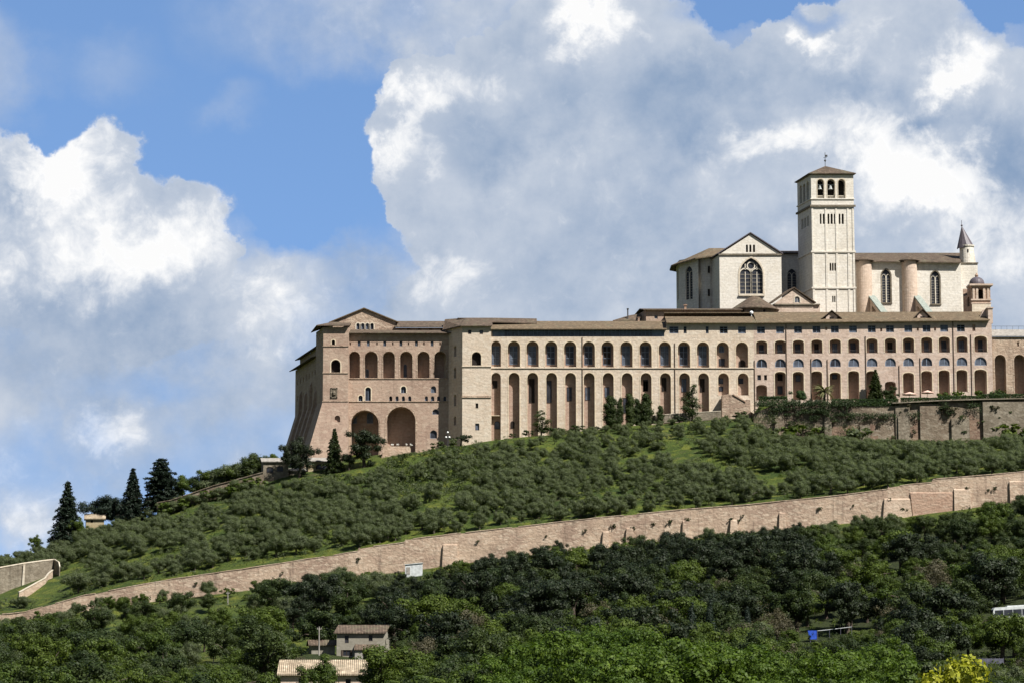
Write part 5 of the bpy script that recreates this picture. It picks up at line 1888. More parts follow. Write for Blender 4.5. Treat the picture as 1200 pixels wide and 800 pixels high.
simple_house('yellow_building', 'small yellow plastered building with wide arched opening below the west tower', 'building', 361, 386, 540, 556, 689, 5.0, 537.0, ('house_yellow', 'concrete'),
             wins=((370, 384.5, 543.0, 549.5, 'seg'),))
simple_house('hut', 'tiny hut with flat grey roof among the olives below the west block', 'hut', 401.5, 412, 565.5, 571, 672, 3.0, 560.5, ('house_yellow', 'concrete'), doors=((404, 407, 566.5, 571),))
simple_house('cottage', 'ochre cottage half hidden between the dark conifers on the left ridge', 'house', 101, 122, 607.5, 614, 690, 5.0, 602.8, ('house_yellow', 'tiles_pale'), wins=((106, 109, 609, 612),))


def white_shed():
    Y = 574.0
    c = P(485, 668, Y)
    g = float(hgt(c[0], Y))
    T = Thing('shed', 'small white box-shaped shed standing against the long wall', 'shed', (c[0], Y, g))
    h = Zz(659.0, Y) - g
    m = MB()
    w = 1.9
    m.hexa([(c[0] - w, Y - 1.2, g - 1), (c[0] + w, Y - 1.2, g - 1), (c[0] + w, Y + 1.3, g - 1), (c[0] - w, Y + 1.3, g - 1)],
           [(c[0] - w, Y - 1.2, g + h - .5), (c[0] + w, Y - 1.2, g + h - .1), (c[0] + w, Y + 1.3, g + h - .1), (c[0] - w, Y + 1.3, g + h - .5)])
    for k in range(12):
        x = c[0] - w + .2 + k * (2 * w - .4) / 11
        m.box(x - .03, x + .03, Y - 1.24, Y - 1.19, g - .5, g + h - .55)
    T.part('wall', m, 'white_paint')
    m = MB()
    slab_roof(m, [(c[0] - w - .15, Y - 1.4, g + h - .5), (c[0] + w + .15, Y - 1.4, g + h - .08), (c[0] + w + .15, Y + 1.5, g + h - .08), (c[0] - w - .15, Y + 1.5, g + h - .5)], .12)
    T.part('roof', m, 'white_paint')
    m = MB()
    m.box(c[0] - w + .3, c[0] - w + 1.1, Y - 1.27, Y - 1.2, g + .05, g + h - 1.0)
    T.part('door', m, 'concrete')


white_shed()


def pole(px, py0, py1, Y, label, r=.11):
    a, b = P(px, py1, Y), P(px, py0, Y)
    g = float(hgt(a[0], Y))
    T = Thing('utility_pole', label, 'pole', (a[0], Y, g))
    m = MB()
    m.tube([(a[0], Y, g - .3), (b[0], Y, b[2])], [r * 1.25, r * .8], 8)
    T.part('pole', m, 'concrete')
    m = MB()
    m.box(a[0] - .4, a[0] + .4, Y - .05, Y + .05, b[2] - .5, b[2] - .38)
    for k in (-.35, .35):
        m.lathe(a[0] + k, Y, [(.05, b[2] - .38), (.06, b[2] - .25), (.02, b[2] - .18)], 6)
    T.part('crossarm', m, 'concrete')


pole(374.0, 733.5, 757, 462, 'pale utility pole left of the grey farmhouse')
pole(267.0, 692.5, 710, 566, 'slim pale utility pole standing just below the long wall')
pole(250.2, 768.0, 776, 452, 'short pale post among the shrubs at lower left', .09)


def lamp_post():
    Y = 698.0
    a = P(524.6, 527, Y)
    T = Thing('street_lamp', 'iron street lamp with white globes in the shaded corner of the convent', 'street lamp', a)
    z1 = Zz(507, Y)
    m = MB()
    m.tube([(a[0], Y, a[2] - 1), (a[0], Y, z1)], [.12, .06], 8)
    zg = Zz(511.8, Y)
    m.tube([(a[0] - .45, Y, zg - .2), (a[0], Y, zg - .45), (a[0] + .45, Y, zg - .2)], .04, 6)
    T.part('post', m, 'iron')
    for k, z in ((-.45, zg), (.45, zg), (0, z1 + .2)):
        m = MB()
        m.lathe(a[0] + k, Y, [(.02, z - .27)] + [(.27 * math.cos(t), z + .27 * math.sin(t)) for t in np.linspace(-1.3, 1.3, 7)] + [(.02, z + .27)], 12)
        T.part('globe', m, 'white_globe')


lamp_post()


def coach():
    Y = 452.0
    a, b = P(1163, 732, Y), P(1163, 711.6, Y)
    L, Wd = 11.5, 2.5
    x0 = a[0]
    g = float(hgt(x0 + 2, Y)) + .1
    h = b[2] - g
    sl = 0.055                                                # the road climbs to the right
    T = Thing('coach', 'white coach with dark window band half hidden by trees at right edge', 'bus', (x0 + L / 2, Y, g))
    zz = lambda x, z: g + z + (x - x0) * sl
    def bx(m, xa, xb, ya, yb, z0, z1, mi=0):
        m.hexa([(xa, ya, zz(xa, z0)), (xb, ya, zz(xb, z0)), (xb, yb, zz(xb, z0)), (xa, yb, zz(xa, z0))], [(xa, ya, zz(xa, z1)), (xb, ya, zz(xb, z1)), (xb, yb, zz(xb, z1)), (xa, yb, zz(xa, z1))], mi)
    m = MB()
    prof = [(0, .35), (L, .35), (L, h - .35), (L - .25, h), (.35, h), (0.05, h - .3), (-.1, 1.3)]
    m.extrude([(x0 + p[0], Y - Wd / 2, zz(x0 + p[0], p[1])) for p in prof], (0, Wd, 0))
    T.part('body', m, 'white_paint')
    for i in range(7):
        m = MB()
        xa = x0 + .25 + i * 1.6
        bx(m, xa, xa + 1.5, Y - Wd / 2 - .02, Y - Wd / 2 + .02, h - 1.55, h - .5)
        T.part('window', m, 'glass')
    m = MB()
    bx(m, x0 - .12, x0 - .02, Y - 1.1, Y + 1.1, h - 1.7, h - .45)
    T.part('windscreen', m, 'glass')
    m = MB()
    bx(m, x0 + 2.5, x0 + 5.5, Y - .8, Y + .8, h, h + .2)
    T.part('roof_unit', m, 'white_paint')
    for wx in (2.2, 8.2, 9.4):
        for sy in (-1, 1):
            m = MB()
            c = (x0 + wx, Y + sy * 1.1, zz(x0 + wx, .5))
            n = 16
            vs = [(c[0] + .5 * math.cos(2 * math.pi * i / n), c[1] - .15, c[2] + .5 * math.sin(2 * math.pi * i / n)) for i in range(n)]
            m.extrude(vs, (0, .3, 0))
            w = T.part('wheel', m, 'iron')
    for sy in (-1, 1):
        m = MB()
        bx(m, x0 - .13, x0 - .05, Y + sy * .85 - .2, Y + sy * .85 + .2, .75, 1.0)
        T.part('headlight', m, 'white_globe')


coach()


def blue_sign():
    Y = 448.0
    a, b = P(946.8, 748.5, Y), P(957.2, 738.2, Y)
    g = float(hgt(a[0], Y))
    T = Thing('playground_panel', 'bright blue panel on posts showing above the bright green bushes', 'panel', ((a[0] + b[0]) / 2, Y, g))
    m = MB()
    m.hexa([(a[0] + .35, Y, a[2]), (b[0] - .05, Y, a[2]), (b[0], Y, b[2]), (a[0], Y, b[2])], [(a[0] + .35, Y + .35, a[2]), (b[0] - .05, Y + .35, a[2]), (b[0], Y + .35, b[2]), (a[0], Y + .35, b[2])])
    T.part('board', m, 'blue_plastic')
    for x in (a[0] + .45, b[0] - .12):
        m = MB()
        m.box(x - .05, x + .05, Y + .12, Y + .24, g - .3, a[2])
        T.part('post', m, 'fence_metal')
    pts = [(958, 738.6), (972, 737.2), (985, 735.6), (998, 734.0)]
    w = [P(p[0], p[1], Y + 1) for p in pts]
    T = Thing('white_rail', 'thin white rail climbing to the right from the blue panel', 'rail', (w[2][0], Y + 1, float(hgt(w[2][0], Y + 1))))
    m = MB()
    m.tube(w, .05, 6)
    T.part('rail', m, 'white_paint')
    for p in w:
        m = MB()
        m.tube([(p[0], p[1], float(hgt(p[0], p[1])) - .3), (p[0], p[1], p[2])], .04, 6)
        T.part('post', m, 'fence_metal')


blue_sign()


def metal_fence():
    Y = 388.0
    a, b = P(1147, 777, Y), P(1176, 777, Y)
    g = min(float(hgt(a[0], Y)), a[2] - .3)
    T = Thing('metal_fence', 'short grey panel fence above the yellow flowering shrub at lower right', 'fence', ((a[0] + b[0]) / 2, Y, g))
    zt = Zz(771, Y)
    for i in range(6):
        x = a[0] + i * (b[0] - a[0]) / 6
        m = MB()
        m.box(x + .05, x + (b[0] - a[0]) / 6 - .05, Y, Y + .05, a[2], zt)
        T.part('panel', m, 'fence_metal')
    for i in range(7):
        x = a[0] + i * (b[0] - a[0]) / 6
        m = MB()
        m.box(x - .045, x + .045, Y - .02, Y + .08, g - .3, zt + .1)
        T.part('post', m, 'fence_metal')


metal_fence()


def parasols():
    for px, py, lab, r in ((1066, 461.0, 'flat pinkish parasol on the garden terrace, left of the two', 2.1), (1087, 459.0, 'pinkish parasol on the garden terrace, right of the two', 1.8)):
        Y = 696.5
        c = P(px, py, Y)
        g = float(hgt(c[0], Y))
        T = Thing('parasol', lab, 'parasol', (c[0], Y, g))
        m = MB()
        n = 8
        vs = [(c[0] + r * math.cos(2 * math.pi * i / n), Y + r * math.sin(2 * math.pi * i / n), c[2] - .1) for i in range(n)]
        v2 = [(v[0], v[1], v[2] - .2) for v in vs]
        m.add(vs + v2 + [(c[0], Y, c[2] + .55)], [(i, (i + 1) % n, 2 * n) for i in range(n)] + [(n + i, n + (i + 1) % n, (i + 1) % n, i) for i in range(n)])
        T.part('canopy', m, 'parasol_cloth')
        m = MB()
        m.tube([(c[0], Y, g - .2), (c[0], Y, c[2] + .5)], .05, 6)
        T.part('pole', m, 'dark_wood')


parasols()


# ================================================================== plants
def unit(n, r):
    v = r.normal(size=(n, 3))
    return v / np.linalg.norm(v, axis=1, keepdims=True)


def leaf_quads(pos, nrm, sx, sy, r):
    """One small bent-free leaf spray per point, facing nrm with a random turn."""
    n = len(pos)
    a = np.cross(nrm, unit(n, r))
    a /= np.linalg.norm(a, axis=1, keepdims=True) + 1e-9
    b = np.cross(nrm, a)
    s = r.uniform(0.65, 1.35, (n, 1))
    a = a * sx * s
    b = b * sy * s
    v = np.stack([pos - a, pos - b * 0.9 + a * .15, pos + a, pos + b], 1).reshape(-1, 3)
    f = np.arange(4 * n, dtype=np.int32).reshape(-1, 4)
    return v, f


def clump_leaves(centres, radii, per, sx, sy, r, flat=0.8, droop=0.0):
    ps, ns = [], []
    for c, rad in zip(centres, radii):
        k = max(8, int(per * (rad ** 2)))
        u = unit(k, r)
        rr = rad * r.uniform(0.25, 1.0, (k, 1)) ** 0.45
        jit = 1 + 0.22 * r.normal(size=(k, 1))
        p = c + u * rr * jit * np.array([1, 1, flat])
        p[:, 2] -= droop * np.abs(u[:, 2]) * 0.0
        ps.append(p)
        nn = u * 1.3 + unit(k, r) * 0.6 + np.array([0, 0, 0.25])
        ns.append(nn / np.linalg.norm(nn, axis=1, keepdims=True))
    return leaf_quads(np.concatenate(ps), np.concatenate(ns), sx, sy, r)


def crown_centres(r, n, R_, H, z0, shape='round'):
    """Clump centres spread through an uneven crown volume; outer clumps are smaller."""
    cs, rs = [], []
    tries = 0
    while len(cs) < n and tries < 4000:
        tries += 1
        u = unit(1, r)[0]
        t = r.uniform(0.15, 1.0) ** 0.6
        p = np.array([u[0] * R_ * t, u[1] * R_ * t, u[2] * H * 0.5 * t])
        if shape == 'dome' and p[2] < -H * 0.28:
            continue
        lob = 1 + 0.22 * math.sin(3 * math.atan2(u[1], u[0]) + r.uniform(0, .6)) + .12 * math.sin(5 * u[2] + 1)
        p *= lob
        rad = R_ * r.uniform(0.26, 0.42) * (1.15 - 0.4 * t)
        if all(np.linalg.norm(p - q) > 0.45 * rad for q in cs):
            cs.append(p)
            rs.append(rad)
    cs = np.array(cs)
    cs[:, 2] += z0 + H * 0.5
    return cs, np.array(rs)


def trunk_mb(r, h, rad, centres, limbs=5):
    m = MB()
    pts = [(0, 0, -0.6)]
    x = y = 0.0
    for i in range(1, 5):
        x += r.uniform(-.08, .08) * h * .3
        y += r.uniform(-.08, .08) * h * .3
        pts.append((x, y, h * i / 4))
    m.tube(pts, [rad * 1.35, rad, rad * .85, rad * .7, rad * .45], 7)
    idx = r.choice(len(centres), min(limbs, len(centres)), replace=False)
    for i in idx:
        c = centres[i]
        k = r.integers(2, 4)
        a = Vector(pts[k])
        b = Vector(c)
        mid = a.lerp(b, .5) + Vector((0, 0, .12 * (b - a).length))
        m.tube([a, mid, b], [rad * .5, rad * .33, rad * .1], 5)
    return m


class Proto:
    pass


def make_proto(kind, seed):
    r = np.random.default_rng(seed)
    p = Proto()
    bark = 'bark'
    if kind == 'olive':
        cs, rs = crown_centres(r, 20, 2.7, 3.9, .6)
        v, f = clump_leaves(cs, rs * 1.08, 620, .115, .065, r)
        mat, bark, tm = 'olive_leaf', 'olive_bark', trunk_mb(r, 2.4, .22, cs)
        p.H, p.R = 4.8, 2.6
    elif kind in ('oak', 'green', 'dark', 'brown'):
        cs, rs = crown_centres(r, 26, 3.3, 6.4, 1.1, 'dome' if kind != 'dark' else 'round')
        per = 330 if kind != 'brown' else 130
        v, f = clump_leaves(cs, rs, per, .14, .095, r)
        mat = {'oak': 'oak_leaf', 'green': 'green_leaf', 'dark': 'dark_leaf', 'brown': 'brown_leaf'}[kind]
        tm = trunk_mb(r, 4.4, .28, cs, 7)
        p.H, p.R = 7.6, 3.8
    elif kind == 'lime':
        cs, rs = crown_centres(r, 60, 3.5, 6.4, 1.7, 'dome')
        rs = rs * .64
        v, f = clump_leaves(cs, rs, 560, .105, .075, r)
        mat = 'lime_leaf'
        tm = trunk_mb(r, 5.0, .26, cs, 8)
        p.H, p.R = 8.2, 3.9
    elif kind == 'shrub':
        cs, rs = crown_centres(r, 9, 1.15, 1.7, .1, 'dome')
        v, f = clump_leaves(cs, rs, 330, .16, .10, r)
        mat = 'green_leaf'
        tm = trunk_mb(r, .9, .09, cs, 4)
        p.H, p.R = 1.9, 1.35
    elif kind == 'yellow':
        cs, rs = crown_centres(r, 30, 2.6, 4.4, .8, 'dome')
        rs = rs * .9
        v, f = clump_leaves(cs, rs, 230, .13, .10, r)
        mat = 'yellow_bloom'
        tm = trunk_mb(r, 3.0, .16, cs, 8)
        p.H, p.R = 5.4, 3.0
    elif kind == 'slender':
        zs = np.linspace(1.6, 8.2, 16)
        cs = np.array([[r.normal() * .75 * (1.1 - abs(z - 4) / 7), r.normal() * .75 * (1.1 - abs(z - 4) / 7), z] for z in zs])
        rs = np.array([.95 * (1.15 - (z / 9.5) ** 2 * .8) for z in zs])
        v, f = clump_leaves(cs, rs, 230, .15, .09, r)
        mat = 'oak_leaf'
        tm = trunk_mb(r, 6.5, .15, cs, 8)
        p.H, p.R = 9.0, 1.7
    elif kind == 'upright':
        zs = np.linspace(.8, 7.4, 30)
        en = [1.55 * math.sin(min(1.0, (z + .6) / 3.4) * math.pi / 2) * (1.05 - (z / 8.6) ** 2) + .2 for z in zs]
        an = r.uniform(0, 6.28, 30)
        cs = np.array([[math.cos(a) * e * r.uniform(.2, .8), math.sin(a) * e * r.uniform(.2, .8), z] for a, e, z in zip(an, en, zs)])
        rs = np.array([.55 + .35 * e for e in en])
        v, f = clump_leaves(cs, rs, 300, .15, .10, r)
        mat = 'oak_leaf'
        tm = trunk_mb(r, 5.5, .16, cs, 8)
        p.H, p.R = 8.2, 2.2
    elif kind == 'cypress':
        zs = np.linspace(.6, 9.6, 20)
        cs = np.array([[r.normal() * .12, r.normal() * .12, z] for z in zs])
        rs = np.array([.95 * math.sin(min(1, (z + .9) / 4.5) * math.pi / 2) * (1 - (z / 10.6) ** 2.4) + .12 for z in zs])
        v, f = clump_leaves(cs, rs, 330, .18, .07, r, 1.2)
        mat = 'needle'
        tm = trunk_mb(r, 7, .16, cs, 2)
        p.H, p.R = 10.2, 1.0
    elif kind in ('fir', 'cedar'):
        ps, ns, cs = [], [], []
        tm = MB()
        H = 12.0
        tm.tube([(0, 0, -.6), (0, 0, H * .5), (.05, .05, H * .97)], [.34, .22, .03], 8)
        z = 1.0
        while z < H - .3:
            k = z / H
            Rm = (4.4 if kind == 'fir' else 5.0) * ((1 - k) ** (.85 if kind == 'fir' else .55)) * r.uniform(.75, 1.12)
            nb = 9 if k < .7 else 6
            a0 = r.uniform(0, 6.3)
            for b in range(nb):
                a = a0 + 2 * math.pi * b / nb + r.normal() * .2
                L = Rm * r.uniform(.65, 1.1)
                if L < .15:
                    continue
                tip = np.array([math.cos(a) * L, math.sin(a) * L, z - L * (.28 if kind == 'fir' else -.02) + r.normal() * .12])
                base = np.array([0, 0, z])
                tm.tube([base, tuple(tip)], [.06 * (1 - k) + .02, .01], 4)
                m = int(44 * L + 14)
                t = r.uniform(.12, 1.05, (m, 1))
                q = base + (tip - base) * t
                side = np.array([-math.sin(a), math.cos(a), 0])
                q += side * r.normal(size=(m, 1)) * .30 * (1.15 - t) * min(L, 2.2) + r.normal(size=(m, 3)) * .12
                q[:, 2] -= .12 * L * t[:, 0] ** 2
                ps.append(q)
                nn = unit(m, r) * .8 + np.array([0, 0, .8])
                ns.append(nn / np.linalg.norm(nn, axis=1, keepdims=True))
            z += r.uniform(.42, .62)
        v, f = leaf_quads(np.concatenate(ps), np.concatenate(ns), .24, .10, r)
        mat = 'needle'
        p.H, p.R = 12.0, 3.6
    elif kind == 'sparse_fir':
        return None
    p.v, p.f = v, f
    p.H = float(np.quantile(v[:, 2], .997))
    nm = 'crown'
    p.crown = mesh_np(nm, v, f, mat)
    tmo = tm.build('trunk', bark)
    p.trunk = tmo.data
    bpy.data.objects.remove(tmo)
    return p


PROTO = {}
for kind, n in (('olive', 6), ('oak', 5), ('green', 4), ('dark', 4), ('brown', 2), ('lime', 4), ('shrub', 4), ('yellow', 1), ('slender', 4), ('upright', 3), ('cypress', 2), ('fir', 3), ('cedar', 2)):
    PROTO[kind] = [make_proto(kind, 100 + 17 * i + sum(map(ord, kind))) for i in range(n)]


def place(kind, name, label, cat, x, y, z, h, group=None, w=1.0, i=None, mat=None):
    """One plant: an Empty at its foot with a trunk and a crown (meshes shared between copies)."""
    p = PROTO[kind][random.randrange(len(PROTO[kind])) if i is None else i]
    e = bpy.data.objects.new(name, None)
    e.empty_display_size = .5
    COL.objects.link(e)
    e.location = (x, y, z)
    s = h / p.H
    e.scale = (s * w, s * w, s)
    e.rotation_euler = (0, 0, random.uniform(0, 6.283))
    tag(e, label, cat, group)
    for nm, me in (('trunk', p.trunk), ('crown', p.crown)):
        o = bpy.data.objects.new(nm, me)
        COL.objects.link(o)
        o.parent = e
        if mat and nm == 'crown':
            o.material_slots[0].link = 'OBJECT'
            o.material_slots[0].material = MAT[mat]
    return e


def plant_px(kind, name, label, cat, px, top, base, Y, group=None, w=1.0, i=None, mat=None):
    """A plant known by its picture column and its top and foot rows, standing at distance Y on the ground."""
    a, b = P(px, base, Y), P(px, top, Y)
    g = float(hgt(a[0], Y))
    return place(kind, name, label, cat, a[0], Y, g, b[2] - g, group, w, i, mat)


# ---- trees that stand out
plant_px('fir', 'conifer_tree', 'tall dark broad conifer, leftmost on the left ridge against the sky', 'tree', 78, 565, 640, 686, w=.95, i=0)
plant_px('fir', 'conifer_tree', 'slim dark pointed conifer between two larger trees on the left ridge', 'tree', 155, 549.5, 608, 689, w=.9, i=1)
plant_px('cedar', 'conifer_tree', 'bulky dark cedar at the upper end of the conifer row on the left ridge', 'tree', 188, 538, 600, 691, w=1.15, i=0)
plant_px('oak', 'umbrella_pine', 'dark flat-topped pine behind the ochre cottage on the left ridge', 'tree', 119, 581, 622, 696, w=1.15, i=1, mat='needle')
plant_px('oak', 'umbrella_pine', 'low dark round tree beside the cedar on the left ridge', 'tree', 138, 583, 615, 697, w=.9, i=2, mat='needle')
plant_px('green', 'broadleaf_tree', 'rounded mid-green tree just right of the bulky cedar on the left ridge', 'tree', 213, 556, 592, 697, w=.95)
plant_px('oak', 'broadleaf_tree', 'dark rounded tree on the skyline left of the small stone building', 'tree', 295, 530, 560, 698, w=1.1)
plant_px('green', 'broadleaf_tree', 'small green tree below the leftmost conifer on the left ridge', 'tree', 92, 606, 632, 684, w=.9)
plant_px('green', 'broadleaf_tree', 'small pale green tree at the far left end of the skyline', 'tree', 42, 626, 650, 688, w=.9)
plant_px('dark', 'broadleaf_tree', 'very dark round tree in front of the leaning west wall', 'tree', 351, 512, 566, 684, w=1.0, i=0)
plant_px('fir', 'conifer_tree', 'loose fir tree in front of the battered west tower', 'tree', 391.5, 503, 568, 684, w=.85, i=2, mat='oak_leaf')
plant_px('dark', 'broadleaf_tree', 'broad dark blue-green tree in front of the left big round arch', 'tree', 427, 504.5, 566, 683, w=1.1, i=1)
plant_px('dark', 'broadleaf_tree', 'dark tree squeezed between fir and broad tree below the west tower', 'tree', 409, 528, 566, 684, w=1.0, i=2)
for px, t, b, w, lab in ((634, 480, 516, 1.25, 'thin small tree at the foot of the cream wing, leftmost of its trees'), (716, 463.5, 508, 1.65, 'dark green slim tree before the cream wing, left of a close pair'),
                         (738.5, 461, 509, 1.4, 'dark green slim tree in the middle of the row before the cream wing'), (757, 461.5, 506, 1.7, 'dark bushy slim tree right of the pair before the cream wing'),
                         (727, 466, 508, 1.3, 'dark slim tree filling the gap between the two tallest before the cream wing'), (747, 467, 507, 1.4, 'dark slim tree between the middle one and the bushy one before the cream wing'),
                         (774, 475, 501, 1.6, 'short slim tree right of the dark row before the cream wing'), (811, 450, 502, 1.1, 'tall thin light tree before the arches left of the stair ramp')):
    plant_px('upright' if 700 < px < 780 else 'slender', 'slim_tree', lab, 'tree', px, t, b, 692, 'slim trees before the cream wing', w=w * (.5 if px in (727, 747) else .62) if 700 < px < 780 else w * 1.2, mat='oak_leaf')
plant_px('fir', 'conifer_tree', 'broad dark conifer on the garden terrace before the pink wing', 'tree', 1026.5, 433.5, 468, 697.5, w=.95, i=1, mat='oak_leaf')
plant_px('oak', 'broadleaf_tree', 'small round dark bush tree right of the terrace conifer', 'tree', 1043, 452, 468, 697.5, w=1.0)
plant_px('green', 'topiary_tree', 'round clipped tree on the garden terrace left of the palm', 'tree', 937, 457, 474, 697, w=1.05, mat='hedge_leaf')
plant_px('yellow', 'flowering_shrub', 'bright yellow flowering shrub at the bottom edge near lower right corner', 'shrub', 1116, 769, 815, 255, w=.8)
for i, (px, t, b, k, w) in enumerate(((232, 556, 582, 'oak', 1.2), (247, 553, 577, 'olive', 1.2), (258, 548, 572, 'green', 1.2), (269, 545, 568, 'oak', 1.3), (281, 541, 566, 'olive', 1.2), (308, 535, 556, 'oak', 1.2), (320, 531, 553, 'green', 1.1))):
    plant_px(k, 'ridge_tree', ('lowest', 'second from the left', 'third from the left', 'middle', 'third from the right', 'second from the right', 'uppermost')[i] + ' of the low trees on the ridge above the sloping hillside wall', 'tree', px, t, b, 699, 'low trees on the ridge above the hillside wall', w=w)
plant_px('green', 'broadleaf_tree', 'green tree standing in front of the cottage roof at the bottom edge', 'tree', 378, 768, 812, 322, w=.9)
plant_px('oak', 'broadleaf_tree', 'large dark tree between the farmhouse porch and the pale cottage roof', 'tree', 452, 756, 812, 330, w=1.1, mat='green_leaf')
plant_px('green', 'broadleaf_tree', 'rounded bright bush tree against the long wall, left of a close pair at left', 'tree', 128, 698, 722, 572, w=1.1)
plant_px('green', 'broadleaf_tree', 'rounded bright bush tree against the long wall, right of a close pair at left', 'tree', 166, 695, 716, 573, w=1.0)
for px, t, b, Y, lab in ((811, 706, 742, 432, 'dark narrow cypress among the trees, leftmost of three'), (832, 703, 742, 428, 'dark narrow cypress among the trees, middle of three'), (876, 711, 742, 430, 'dark narrow cypress among the trees, rightmost of three')):
    plant_px('cypress', 'cypress_tree', lab, 'tree', px, t, b, Y, 'narrow cypresses in the lower wood', w=1.0)


def palm():
    Y = 697.0
    c = P(966, 474, Y)
    g = float(hgt(c[0], Y))
    z1 = Zz(458.0, Y)
    T = Thing('palm_tree', 'palm with tan drooping fronds on the garden terrace before the pink wing', 'tree', (c[0], Y, g))
    m = MB()
    m.tube([(c[0], Y, g - .3), (c[0] + .05, Y, (g + z1) / 2), (c[0], Y, z1)], [.42, .34, .40], 9)
    T.part('trunk', m, 'bark')
    m = MB()
    r = np.random.default_rng(5)
    for i in range(52):
        a = r.uniform(0, 6.283)
        up = r.uniform(-.1, 1.2)
        L = r.uniform(2.5, 3.6)
        pts = []
        for k in range(7):
            t = k / 6
            rad = L * t * math.cos(up * (1 - t * .5))
            pts.append(Vector((c[0] + math.cos(a) * rad, Y + math.sin(a) * rad, z1 + L * t * math.sin(up) - 1.5 * t * t)))
        sd = Vector((-math.sin(a), math.cos(a), 0))
        for k in range(6):
            for sg in (-1, 1):
                p, q = pts[k], pts[k + 1]
                w = .38 * math.sin(math.pi * (k + 1) / 7.5)
                m.poly([p, q, q + sd * sg * w - Vector((0, 0, w * .5)) + (q - p) * .4, p + sd * sg * w * .8 - Vector((0, 0, w * .4)) + (q - p) * .4])
    T.part('crown', m, 'palm_leaf')


palm()


def leafy_mass(name, label, cat, boxes, per, mat, sx=.14, sy=.09, seed=1, kind=None, ragged=.18):
    thr = .12 if 'ivy' in cat else -2
    """Hedge or ivy: leaf sprays over and through boxes (x0,x1,y0,y1,z0,z1)."""
    r = np.random.default_rng(seed)
    ps, ns = [], []
    for (x0, x1, y0, y1, z0, z1) in boxes:
        dx, dy, dz = x1 - x0, y1 - y0, z1 - z0
        n = int(per * (dx * dz + dx * dy + dy * dz))
        u = r.uniform(size=(n, 3))
        face = r.integers(0, 4, n)
        u[:, 1] = np.where(face < 2, r.uniform(0, .12, n), u[:, 1])
        u[:, 2] = np.where(face == 2, r.uniform(.88, 1, n), u[:, 2])
        p = np.array([x0, y0, z0]) + u * np.array([dx, dy, dz]) + r.normal(size=(n, 3)) * ragged
        ps.append(p)
        ok = np.array([mnoise.noise((q[0] * .35, q[2] * .6, seed)) + .5 * mnoise.noise((q[0] * 1.1, q[2] * 1.4, seed)) + (.55 if q[2] > z1 - .35 * dz else 0) > thr for q in p])
        ps[-1] = p[ok]
        n = int(ok.sum())
        nn = unit(n, r) + np.array([0, -.6, .5])
        ns.append(nn / np.linalg.norm(nn, axis=1, keepdims=True))
    v, f = leaf_quads(np.concatenate(ps), np.concatenate(ns), sx, sy, r)
    c = v.mean(0)
    b = np.array([c[0], c[1], v[:, 2].min()])
    o = bpy.data.objects.new(name, mesh_np(name, v - b, f, mat))
    COL.objects.link(o)
    o.location = tuple(b)
    tag(o, label, cat, kind=kind)
    return o


def pbox(px0, px1, py0, py1, Y, dep):
    a, b = P(px0, py1, Y), P(px1, py0, Y)
    return (a[0], b[0], Y, Y + dep, a[2], b[2])


leafy_mass('clipped_hedge', 'tall clipped hedge block with bright top on the terrace left of the round tree', 'hedge', [pbox(890, 922.5, 464, 478, 693.5, 2.4)], 130, 'hedge_leaf', seed=2, ragged=.10)
leafy_mass('clipped_hedge', 'long low clipped hedge along the terrace edge before the pink wing', 'hedge',
           [pbox(975, 1053, 467.0, 475, 690.6, 1.6), pbox(1056, 1100, 465.5, 472.5, 690.8, 1.6), pbox(1100, 1150, 463.4, 470.5, 690.8, 1.6), pbox(1150, 1290, 461.2, 468.0, 690.8, 1.6)], 120, 'hedge_leaf', seed=3, ragged=.07)
leafy_mass('ivy_curtain', 'thick dark ivy hanging over the left half of the terrace retaining wall', 'ivy',
           [pbox(886, 925, 472, 483, 689.8, 1.2), pbox(922, 1002, 470.5, 485, 689.4, 1.6), pbox(935, 978, 480, 491, 689.4, 1.0), pbox(978, 1015, 485, 491, 689.9, .6), pbox(1014, 1050, 485.5, 491, 689.9, .6), pbox(905, 925, 478, 486, 689.9, .6)], 120, 'ivy_leaf', seed=4, ragged=.4)
leafy_mass('ivy_curtain', 'ragged brown-green creeper low on the left part of the terrace retaining wall', 'ivy',
           [pbox(884, 912, 488, 512, 689.4, .6), pbox(925, 950, 496, 508, 689.6, .6), pbox(945, 975, 500, 516, 689.4, .6), pbox(985, 1008, 500, 516, 689.5, .6)], 22, 'olive_leaf', seed=14, ragged=.5)
leafy_mass('ivy_curtain', 'dark ivy patch beside the pale buttress on the terrace retaining wall', 'ivy',
           [pbox(1101, 1110, 472, 490, 689.6, .6), pbox(1107, 1117, 482, 486, 689.6, .5), pbox(1063, 1079, 484, 489, 689.6, .5)], 70, 'ivy_leaf', seed=5, ragged=.35)
leafy_mass('ivy_curtain', 'small ivy tuft right of the middle on the terrace retaining wall', 'ivy', [pbox(1134, 1148, 473, 482, 689.7, .5), pbox(1124, 1130, 489, 495, 689.2, .4)], 60, 'ivy_leaf', seed=6, ragged=.35)
for px, t, b, lab in ((1104, 458.5, 468, 'leafy bush behind the terrace hedge right of the parasols'), (1119, 457.5, 467, 'light green bush behind the terrace hedge near its east end'),
                      (1147, 457.5, 466, 'pale leafy bush behind the hedge below the last round arches'), (1168, 455.5, 465, 'dark wide bush behind the hedge before the arched east wall')):
    plant_px('shrub', 'terrace_bush', lab, 'shrub', px, t, b, 695.5, 'bushes on the garden terrace', w=1.5 if px > 1160 else 1.15, mat='oak_leaf' if px > 1160 else None)
